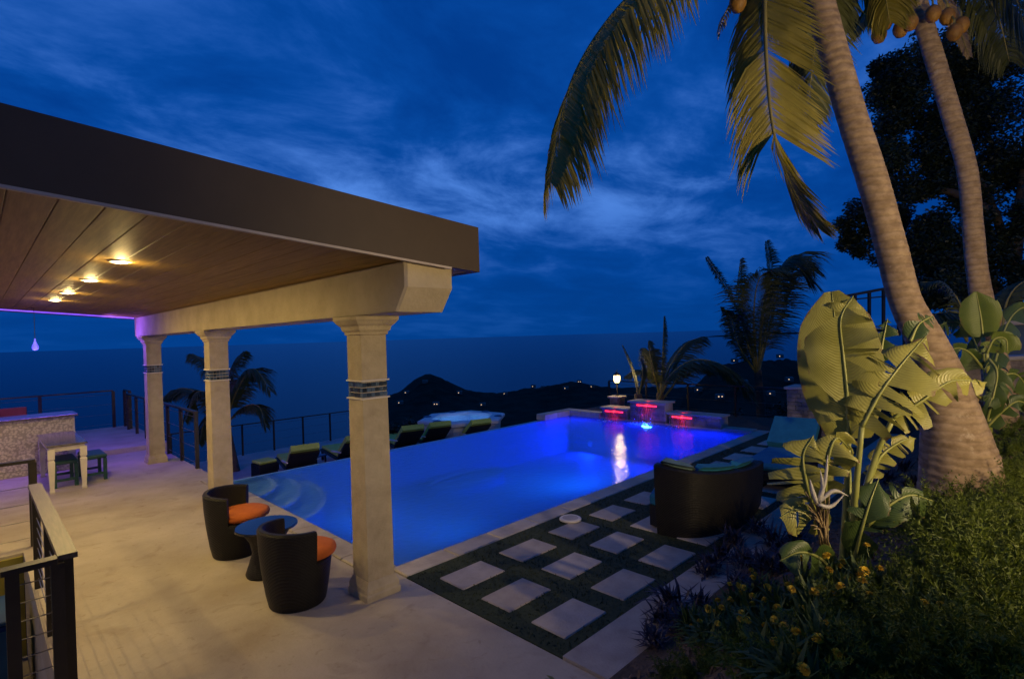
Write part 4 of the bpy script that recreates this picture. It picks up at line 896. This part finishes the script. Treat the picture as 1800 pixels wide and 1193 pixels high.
bleaf(bp, A((1530,840,d),(1550,800,d+.1),(1585,775,d+.1),(1610,770,d+.1)), .10, m_leaf, 7, 9, tear=.55, droop=.1, stalk=A((1500,980,d),(1512,900,d),(1530,840,d)))
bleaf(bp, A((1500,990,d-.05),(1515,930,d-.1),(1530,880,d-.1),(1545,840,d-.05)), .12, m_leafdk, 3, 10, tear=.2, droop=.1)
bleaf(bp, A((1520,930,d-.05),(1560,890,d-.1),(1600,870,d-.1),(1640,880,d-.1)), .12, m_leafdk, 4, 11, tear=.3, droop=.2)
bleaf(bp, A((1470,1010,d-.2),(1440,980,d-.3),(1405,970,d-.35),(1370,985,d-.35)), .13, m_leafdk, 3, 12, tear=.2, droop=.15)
bleaf(bp, A((1455,930,d-.15),(1430,905,d-.25),(1400,895,d-.25),(1370,910,d-.25)), .11, m_leaf, 4, 13, tear=.3, droop=.25)
mb = MB(); o0 = Vector(bp.location)
for l in (((1438,880),(1450,845),(1455,800)), ((1440,882),(1465,862),(1492,872)), ((1440,884),(1446,858),(1442,825)), ((1438,886),(1460,890),(1485,868)), ((1436,884),(1428,862),(1424,842))):
    pts_ = spline(A(*[(x, y, d-.35) for x, y in l]), 8); mb.tube([p_-o0 for p_ in pts_], [.013*math.sin(math.pi*min(.97,.25+.72*i/7)) for i in range(8)], 6)
mb.build('white_flower', m_spathe, bp, True)
mb = MB()
for k in range(26):
    x, y = R.uniform(1415,1460), R.uniform(860,930); pts_ = spline(A((1450+R.uniform(-8,8),960,d-.2),((x+1450)/2,(y+950)/2-10,d-.3),(x,y,d-.35)), 5); mb.tube([p_-o0 for p_ in pts_], [.007,.007,.006,.004,.002], 5)
mb.build('dry_sheaths', m_dry, bp, True)
# second clump, in front of the slim trunk
d = 5.5
b2 = thing('bird_of_paradise', 'darker green broad leaved plant beside the slim palm trunk', 'plant', at(1738, 760, d))
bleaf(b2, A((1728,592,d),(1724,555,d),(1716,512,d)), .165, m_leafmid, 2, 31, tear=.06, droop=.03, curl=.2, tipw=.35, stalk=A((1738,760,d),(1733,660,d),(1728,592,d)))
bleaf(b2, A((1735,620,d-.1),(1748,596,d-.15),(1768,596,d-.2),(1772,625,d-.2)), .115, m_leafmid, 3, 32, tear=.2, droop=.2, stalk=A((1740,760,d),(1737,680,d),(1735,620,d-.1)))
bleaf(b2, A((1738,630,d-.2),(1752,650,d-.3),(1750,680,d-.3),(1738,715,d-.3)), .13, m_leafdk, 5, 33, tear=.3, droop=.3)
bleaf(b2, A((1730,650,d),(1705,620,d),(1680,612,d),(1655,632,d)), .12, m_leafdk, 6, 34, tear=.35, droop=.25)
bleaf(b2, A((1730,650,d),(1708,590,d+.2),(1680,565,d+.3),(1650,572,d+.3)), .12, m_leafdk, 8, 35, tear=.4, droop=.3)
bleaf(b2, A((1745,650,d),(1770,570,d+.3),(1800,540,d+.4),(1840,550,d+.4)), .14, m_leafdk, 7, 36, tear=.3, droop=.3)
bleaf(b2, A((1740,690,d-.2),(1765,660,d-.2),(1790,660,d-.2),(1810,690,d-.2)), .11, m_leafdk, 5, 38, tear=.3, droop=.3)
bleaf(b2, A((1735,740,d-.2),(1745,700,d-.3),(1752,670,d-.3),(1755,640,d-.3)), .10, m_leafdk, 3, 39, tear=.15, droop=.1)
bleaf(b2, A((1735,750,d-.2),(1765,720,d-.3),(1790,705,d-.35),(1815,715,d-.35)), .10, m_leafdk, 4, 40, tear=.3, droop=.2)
bleaf(b2, A((1725,700,d-.4),(1695,680,d-.5),(1668,676,d-.5)), .08, m_dry, 4, 37, tear=.4, droop=.3)
for k, l in enumerate((((1700,600,7.6),(1690,540,7.7),(1660,500,7.8),(1620,495,7.9)), ((1760,600,7.6),(1770,530,7.7),(1800,495,7.8),(1850,490,7.9)), ((1700,600,7.6),(1680,560,7.5),(1650,550,7.4),(1620,575,7.3)))):
    frond(b2, A(*l), 30, .45, .013, m_frond_dk, .5, .15, .02, .1, 90+k)

# ------------------------------------------------------------------ big dark trees
def leaf_cloud(mb, c, rx, n, size, q, o0):
    for _ in range(n):
        v = Vector((q.gauss(0,1), q.gauss(0,1), q.gauss(0,1))).normalized()*(q.random()**.4)
        p_ = Vector(c) - o0 + Vector((v.x*rx[0], v.y*rx[1], v.z*rx[2]))
        a = Vector((q.uniform(-1,1), q.uniform(-1,1), q.uniform(-.6,.6))).normalized(); b_ = a.cross(Vector((q.uniform(-1,1), q.uniform(-1,1), q.uniform(-1,1)))).normalized(); s = size*q.uniform(.6,1.3)
        mb.add([p_-a*s, p_-b_*s*.42, p_+a*s, p_+b_*s*.42], [(0,1,2,3)])
def big_tree(label, base, d, stems, clumps, size, seed, dens, name='broadleaf_tree', cat='tree'):
    q = random.Random(seed); bs = at(*base, d); t = thing(name, label, cat, bs, 0, 'dark trees at the right' if cat == 'tree' else None); o0 = Vector(bs)
    mb = MB()
    for s in stems: P_ = spline(A(*[(x, y, d+dz) for x, y, dz in s]), 12); mb.tube([p_-o0 for p_ in P_], [.16*(1-.8*i/11) for i in range(12)], 8)
    mb.build('trunk', m_bark2, t, True)
    lb = MB()
    for (x, y, dz, r_) in clumps:
        c = at(x, y, d+dz); rr = r_/F*d
        for k in range(7):
            cc = c + Vector((q.uniform(-1,1), q.uniform(-1,1), q.uniform(-.8,.8)))*rr*.62
            leaf_cloud(lb, cc, (rr*.52, rr*.52, rr*.46), int(dens*r_/60), size, q, o0)
    o = lb.build('crown', m_tree, t); o['kind'] = 'stuff'
    return t
big_tree('large dark tree filling the sky at the right edge', (1790, 640), 13.5,
    [[(1790,640,0),(1780,480,0),(1730,330,0),(1660,230,0)], [(1780,480,0),(1800,300,0),(1810,150,0)], [(1750,380,0),(1680,340,0),(1600,330,.3)], [(1790,560,0),(1720,470,.4),(1640,420,.5)]],
    [(1560,165,.5,55),(1610,120,0,60),(1660,90,.4,65),(1720,70,-.4,75),(1790,90,.2,80),(1580,215,.2,50),(1640,200,0,60),(1705,190,.5,70),(1775,200,-.4,80),(1550,270,.3,40),(1610,270,.3,45),(1680,290,.3,55),(1750,300,0,70),(1810,320,.2,70),(1700,370,.3,50),(1770,400,0,70),(1620,330,.3,30),(1670,440,.2,55),(1740,470,0,70),(1800,480,0,75),(1640,480,.6,45),(1600,430,.6,30)] + [(R.uniform(1535,1810), R.uniform(60,330), R.uniform(-.6,1.2), R.uniform(30,48)) for _ in range(20)] + [(R.uniform(1640,1810), R.uniform(300,520), R.uniform(-.6,1.2), R.uniform(34,52)) for _ in range(12)], .055, 5, 400)
big_tree('lower dark tree branch mass left of the leaning palm trunk', (1600, 660), 15.5, [[(1600,660,0),(1590,520,0),(1560,440,0),(1520,400,0)], [(1590,520,0),(1620,440,0),(1630,390,0)]],
    [(1500,395,0,34),(1530,375,0,36),(1488,425,.3,26),(1560,400,0,36),(1595,385,0,38),(1520,430,0,30),(1560,450,0,28),(1610,430,0,40),(1640,400,0,36)], .055, 6, 480)
big_tree('dark hedge bush behind the right loungers and hot tub', (720, 790), 19.0, [[(700,800,0),(705,760,0),(712,745,0)]], [(690,755,0,22),(715,752,0,24),(740,757,0,20),(665,760,0,18)], .07, 7, 160, 'hedge_bush', 'bush')
big_tree('dark low bushes behind the waterfall wall under the palms', (1300, 780), 16.5, [[(1300,770,0),(1298,740,0),(1295,725,0)]], [(1240,738,.5,18),(1290,735,.3,22),(1340,735,0,24),(1380,725,0,24),(1210,742,.5,14)], .06, 8, 130, 'low_bush', 'bush')
big_tree('dark shrub at the foot of the stacked stone pillar', (1480, 740), 11.5, [[(1480,745,0),(1482,720,0),(1485,700,0)]], [(1480,700,0,34),(1520,690,.5,40),(1560,690,.5,40),(1600,700,.5,40)], .06, 9, 110, 'shrub', 'bush')

# ------------------------------------------------------------------ stone wall, terrace and railing at right
sw = thing('stone_garden_wall', 'low stacked stone garden wall with pale cap at the right edge', 'wall', (10.2, 1.15, .9)); sw.rotation_euler = (0, 0, rad(-38))
MB().box(0, 2.6, .03, .3, -.3, .80).build('core', m_cap, sw); MB().box(-.03, 2.65, -.03, .34, .801, .86, .01).build('cap', m_cap, sw)
for r_ in range(9):
    x = 0
    while x < 2.55:
        wl = R.uniform(.14,.38); MB().box(x+.004, min(x+wl, 2.6)-.004, -R.uniform(0,.015), .0295, -.05+.094*r_, -.05+.094*(r_+1)-.006).build('stone', m_stone, sw); x += wl
tr = thing('neighbour_terrace', 'pale terrace edge with blue wall behind the stone wall', 'terrace', (13.4, .1, 1.6))
MB().box(-.6, 2.6, -1.8, .9, .62, .80, .01).build('slab', m_cream, tr); MB().box(-.45, 2.6, -1.7, .8, -.4, .619).build('wall', m_bluebin, tr)  # wall under the slab is plain blue
ur = thing('upper_railing', 'dark railing on the slope above the big banana leaf', 'railing', at(1480, 560, 12.5)); o0 = Vector(ur.location)
for x, yt, yb in ((1492,519,585),(1503,517,590),(1528,513,590),(1553,508,590),(1580,503,590)): MB().bar(at(x,yb,12.5)-o0, at(x,yt,12.5)-o0, .055, up=(1,1,0)).build('post', m_dark, ur)
MB().bar(at(1478,522,12.5)-o0, at(1610,497,12.5)-o0, .06, .06).build('top_rail', m_dark, ur); MB().bar(at(1478,528,12.5)-o0, at(1610,516,12.5)-o0, .03, .03).build('mid_rail', m_dark, ur)

# ------------------------------------------------------------------ low planting
def on_bed(x, y, dmin=2.0, dmax=12.0):
    dd = dmin
    while dd < dmax:
        p_ = at(x, y, dd)
        if p_.z <= (bed_z(p_.x, p_.y) if p_.y < 2.098 and p_.x > 2.3 else 0.0): return p_
        dd += .02
    return None
def fern_mesh(seed, n=46):
    q = random.Random(seed); mb = MB()
    for i in range(n):
        a = q.uniform(0, 6.28); ln = q.uniform(.22,.42); el = q.uniform(.25,1.3); d0 = Vector((math.cos(a)*math.cos(el), math.sin(a)*math.cos(el), math.sin(el)))
        p_ = Vector((q.uniform(-.08,.08), q.uniform(-.08,.08), 0)); steps = 14
        for k in range(steps):
            t = k/steps; dd = (d0 + Vector((0,0,-.9*t*t))).normalized(); p2 = p_ + dd*ln/steps; s = dd.cross(Vector((0,0,1))).normalized(); u = s.cross(dd)
            wl = .045*math.sin(math.pi*min(1, .2+.8*t))+.006
            for _ in range(6):
                v = (s*q.uniform(-1,1) + u*q.uniform(-1,1) + dd*.6).normalized()*wl; wv = v.cross(Vector((q.uniform(-1,1),q.uniform(-1,1),q.uniform(-1,1)))).normalized()*.0036
                mb.add([p_-wv, p_+wv, p_+v], [(0,1,2)])
            p_ = p2
    m = mb.mesh('fern'); m.materials.append(m_fern); return m
ferns = [fern_mesh(s) for s in (1,2,3)]
FERNS, PURPS, MARIS, TOWN = [], [], [], []
def fern(x, y, sc_=1.0):
    p_ = on_bed(x, y)
    if p_ is None: return
    o = link('asparagus_fern', R.choice(ferns)); o.location = p_ - Vector((0,0,.03)); o.rotation_euler = (R.uniform(-.1,.1), R.uniform(-.1,.1), R.uniform(0,6.28)); o.scale = (sc_*R.uniform(.85,1.15),)*3
    tag(o, 'feathery green asparagus fern clump in the planting bed', 'fern', 'asparagus ferns in the planting bed'); FERNS.append((o, x, y))
for (x, y, s) in ((1640,900,.9),(1700,880,.8),(1760,860,.8),(1795,880,.9),(1660,960,1),(1720,940,1),(1780,950,1),(1800,1010,1.1),(1690,1020,1.1),(1750,1030,1.1),(1640,1060,1),(1800,1090,1.1),(1600,1130,1),(1700,1100,1.1),(1760,1140,1.1),(1560,930,.7),(1590,880,.6),(1770,800,.7),(1740,820,.6),(1800,820,.7),(1790,750,.7),(1650,1180,1),(1550,1190,1),(1450,1190,.9),(1720,1190,1),(1790,1190,1.1),(1340,1190,.9),(1260,1170,.7),(1220,1190,.7),(1180,1195,.6),(1380,1130,.7),(1500,1110,.8),(1600,1000,.5),(1760,900,.9),(1690,920,.9),(1620,930,.8),(1790,920,1),(1740,980,1.1),(1800,970,1.1),(1660,1010,1),(1730,1060,1.1),(1770,770,.9),(1800,790,1),(1800,720,.9),(1760,830,.9),(1790,850,1),(1580,1050,.8),(1540,1140,.9),(1610,1170,1)):
    fern(x, y, s)
def herb_mesh(seed, col, n, ln, wd, up=.9):
    q = random.Random(seed); mb = MB()
    for i in range(n):
        a = q.uniform(0,6.28); el = q.uniform(.2,1.45)*up; L0 = ln*q.uniform(.6,1.1); d0 = Vector((math.cos(a)*math.cos(el), math.sin(a)*math.cos(el), math.sin(el)))
        st_ = Vector((q.uniform(-.07,.07), q.uniform(-.07,.07), q.uniform(0,.10))); s = d0.cross(Vector((0,0,1))).normalized()*wd
        m1 = st_ + d0*L0*.5; m2 = m1 + (d0+Vector((0,0,-.5))).normalized()*L0*.5
        mb.add([st_-s*.3, st_+s*.3, m1-s, m1+s, m2], [(0,1,3,2),(2,3,4)])
    m = mb.mesh('herb'); m.materials.append(col); return m
purp = [herb_mesh(s, m_purple, 70, .22, .011) for s in (11,12,13)]
for (x, y, s) in ((1290,960,1),(1330,940,1),(1270,985,1),(1310,1000,1.1),(1360,960,1.1),(1250,1000,.9),(1350,1010,1.1),(1400,960,1),(1385,1000,1),(1240,1015,.8),(1300,1040,1),(1180,1075,1.2),(1160,1100,.9),(1200,1110,1),(1150,1135,.8),(1230,1070,.9),(1340,1060,1),(1420,1020,.9),(1560,850,.9),(1590,830,.9),(1540,870,.8),(1600,860,.8)):
    p_ = on_bed(x, y)
    if p_ is None: continue
    o = link('purple_plant', R.choice(purp)); o.location = p_ - Vector((0,0,.02)); o.rotation_euler = (0,0,R.uniform(0,6.28)); o.scale = (s,)*3
    tag(o, 'dark purple leaved plant spilling over the edge of the bed', 'plant', 'purple plants along the walkway edge'); PURPS.append((o, x, y))
herbm = [herb_mesh(s, m_herb, 150, .20, .012, 1.0) for s in (21,22,23)]
fl_m = MB(); q = random.Random(3)
for k in range(60):
    v = Vector((q.gauss(0,1), q.gauss(0,1), abs(q.gauss(0,.7)))).normalized(); s = v.cross(Vector((.3,.2,1))).normalized()*.007; c = v*.012
    fl_m.add([c-s*.6, c+s*.6, c+v*.016+s, c+v*.016-s], [(0,1,2,3)])
fl_m.lathe([(.001,-.012),(.011,-.006),(.014,.004),(.001,.012)], 8, caps=False)
flm = fl_m.mesh('flower'); flm.materials.append(m_flower)
def marigold(x, y, flowers, s=1.0, lab='yellow marigold plant flowering in the planting bed'):
    p_ = on_bed(x, y)
    if p_ is None: return
    t = thing('marigold', lab, 'flower', p_, 0, 'yellow marigolds in the planting bed'); MARIS.append((t, x, y))
    o = link('foliage', R.choice(herbm), t); o.scale = (s,)*3; o.rotation_euler = (0,0,R.uniform(0,6)); o.location = (0,0,-.02)
    for k in range(flowers):
        a = R.uniform(0,6.28); r_ = R.uniform(.02,.15)*s; z = R.uniform(.14,.27)*s
        tp = Vector((r_*math.cos(a), r_*math.sin(a), z)); MB().tube([(0,0,0), tp*.6+Vector((0,0,.02)), tp], [.003,.0025,.002], 4).build('stem', m_herb, t)
        f_ = inst('flower_head', flm, t, tp, R.uniform(0,6)); f_.rotation_euler = (R.uniform(-.5,.5), R.uniform(-.5,.5), R.uniform(0,6)); f_.scale = (R.uniform(.6,1.0),)*3
for (x, y, n_) in ((1300,1080,4),(1330,1110,5),(1270,1110,4),(1380,1090,5),(1420,1070,5),(1450,1100,4),(1360,1150,4),(1300,1150,4),(1480,1070,4),(1510,1100,4),(1430,1140,3),(1250,1140,3),(1370,1190,4),(1400,1220,3),(1340,1060,3),(1540,1060,3),(1470,1040,3),(1460,1180,2),(1640,1130,2),(1225,1120,2)): marigold(x, y, n_)
# small yellow weed on the deck edge at the bottom
p_ = on_bed(930, 1200) or Vector((2.6,2.3,0)); wd_ = thing('yellow_weed', 'small yellow green sprig in front of the turf corner', 'plant', (2.47, 2.18, 0))
for k in range(9):
    a = R.uniform(0,6.28); tp = Vector((.05*math.cos(a), .05*math.sin(a), R.uniform(.05,.16)))
    MB().tube([(0,0,0), tp], [.003,.002], 4).build('stem', m_herb, wd_)
    s = Vector((math.cos(a+1.2), math.sin(a+1.2), .3)); n_ = s.cross(Vector((0,0,1))).normalized()
    MB().add([tp, tp+s*.03+n_*.016, tp+s*.065, tp+s*.03-n_*.016], [(0,1,2,3)]).build('leaf', m_leaf, wd_)

# ------------------------------------------------------------------ town houses on the hillside
hm = MB().box(-6,6,-4,4,-3,3.2); hm.add([(-6.5,-4.5,3.2),(6.5,-4.5,3.2),(6.5,4.5,3.2),(-6.5,4.5,3.2),(-6,0,5.4),(6,0,5.4)], [(0,1,5,4),(2,3,4,5),(1,2,5),(3,0,4)])
hmesh = hm.mesh('house_body'); hmesh.materials.append(m_house)
wmesh = MB().box(-.9,.9,-.08,.08,-.7,.7).mesh('lit_window'); wmesh.materials.append(m_town)
for i, (px_, d_, lit_) in enumerate(((700,900,1),(712,980,1),(763,860,2),(745,1000,0),(805,980,1),(845,900,1),(885,1050,1),(935,1100,1),(952,1150,2),(992,1000,1),(1016,1120,2),(1038,1050,1),(1155,560,0),(1225,470,1),(1262,420,2),(1305,450,1),(1352,430,1),(1385,470,1),(1240,520,1),(1330,520,1),(1180,640,1),(1290,540,1),(1370,560,1),(1205,430,0))):
    p_ = _fw*d_ + _rt*((px_-CX)/F*d_); t = thing('hillside_house', 'tiny pale house with lit windows on the dark hillside', 'house', (p_.x, p_.y, land_z(px_, d_)+2.2), R.uniform(-.9,-.6), 'far houses on the hillside'); TOWN.append((t, px_, 0 if px_ < 860 else 1 if px_ < 1100 else 2))
    t.scale = (.5 if px_ > 1100 else .8,)*3; inst('house_body', hmesh, t)
    for k in range(lit_): inst('lit_window', wmesh, t, (-2.5+5*k, -4.06, 1))

# ------------------------------------------------------------------ house wall and flood lamps behind the viewpoint
hw = thing('house_wall', 'cream house wall behind the viewpoint', 'wall', (0,0,0)); MB().box(-9, 9, -5.3, -5.0, .0, 6.5).build('wall_body', m_cream, hw)
for i, (x, z, e_, lab) in enumerate(((4.2, 2.75, 110, 'warm flood lamp on the house wall behind the parapet'),)):
    t = thing('flood_lamp', lab, 'lamp', (x, -4.99, z), 0, 'flood lamps on the house wall')
    MB().box(-.14,.14,0,.12,-.1,.1,.02).build('housing', m_dark, t); MB().box(-.12,.12,.121,.128,-.08,.08).build('lens', m_down, t)
    l = lamp('flood_light', 'AREA', (0,.16,0), e_, (1.0,.73,.38), t, shape='RECTANGLE', size=.3, size_y=.2); l.rotation_euler = (rad(96), 0, rad(-35))

relabel(FERNS, [(905, 'farthest row below the coconut trunk'), (1045, 'middle row right of the banana plant'), (1165, 'second row from the bottom edge'), (2000, 'row along the bottom edge')], 'feathery green asparagus fern, %s from left in the %s')
relabel(PURPS, [(900, 'patch at the thick palm trunk'), (1005, 'patch by the wicker sofa'), (2000, 'patch along the pale walkway')], 'dark purple leaved plant, %s from left in the %s')
relabel(MARIS, [(1085, 'back row below the banana plant'), (1125, 'middle row of the bed'), (2000, 'front row of the bed')], 'yellow marigold plant in flower, %s from left in the %s')
relabel(TOWN, [(1, 'rounded left hill'), (2, 'low middle hills'), (3, 'near right hillside')], 'tiny pale house, %s from left on the %s')

# garden spotlight on a short post behind the bed, aimed at the banana plant and palms
gs = thing('garden_spotlight', 'bronze garden spotlight on a post behind the planting bed', 'spotlight', (3.2, -2.6, .85))
MB().tube([(0,0,0),(0,0,1.5)], .02, 8).build('post', m_dark, gs)
aim = Vector((math.sin(rad(34)), math.cos(rad(34)), .18)).normalized()
MB().tube([aim*-.14+Vector((0,0,1.55)), Vector((0,0,1.55)), aim*.10+Vector((0,0,1.55))], [.03,.055,.065], 14).build('housing', m_dark, gs)
l = lamp('spot_beam', 'SPOT', aim*.13+Vector((0,0,1.55)), 560, (1.0,.74,.40), gs, spot_size=rad(120), spot_blend=.5, shadow_soft_size=.05); l.rotation_euler = aim.to_track_quat('-Z','Y').to_euler()
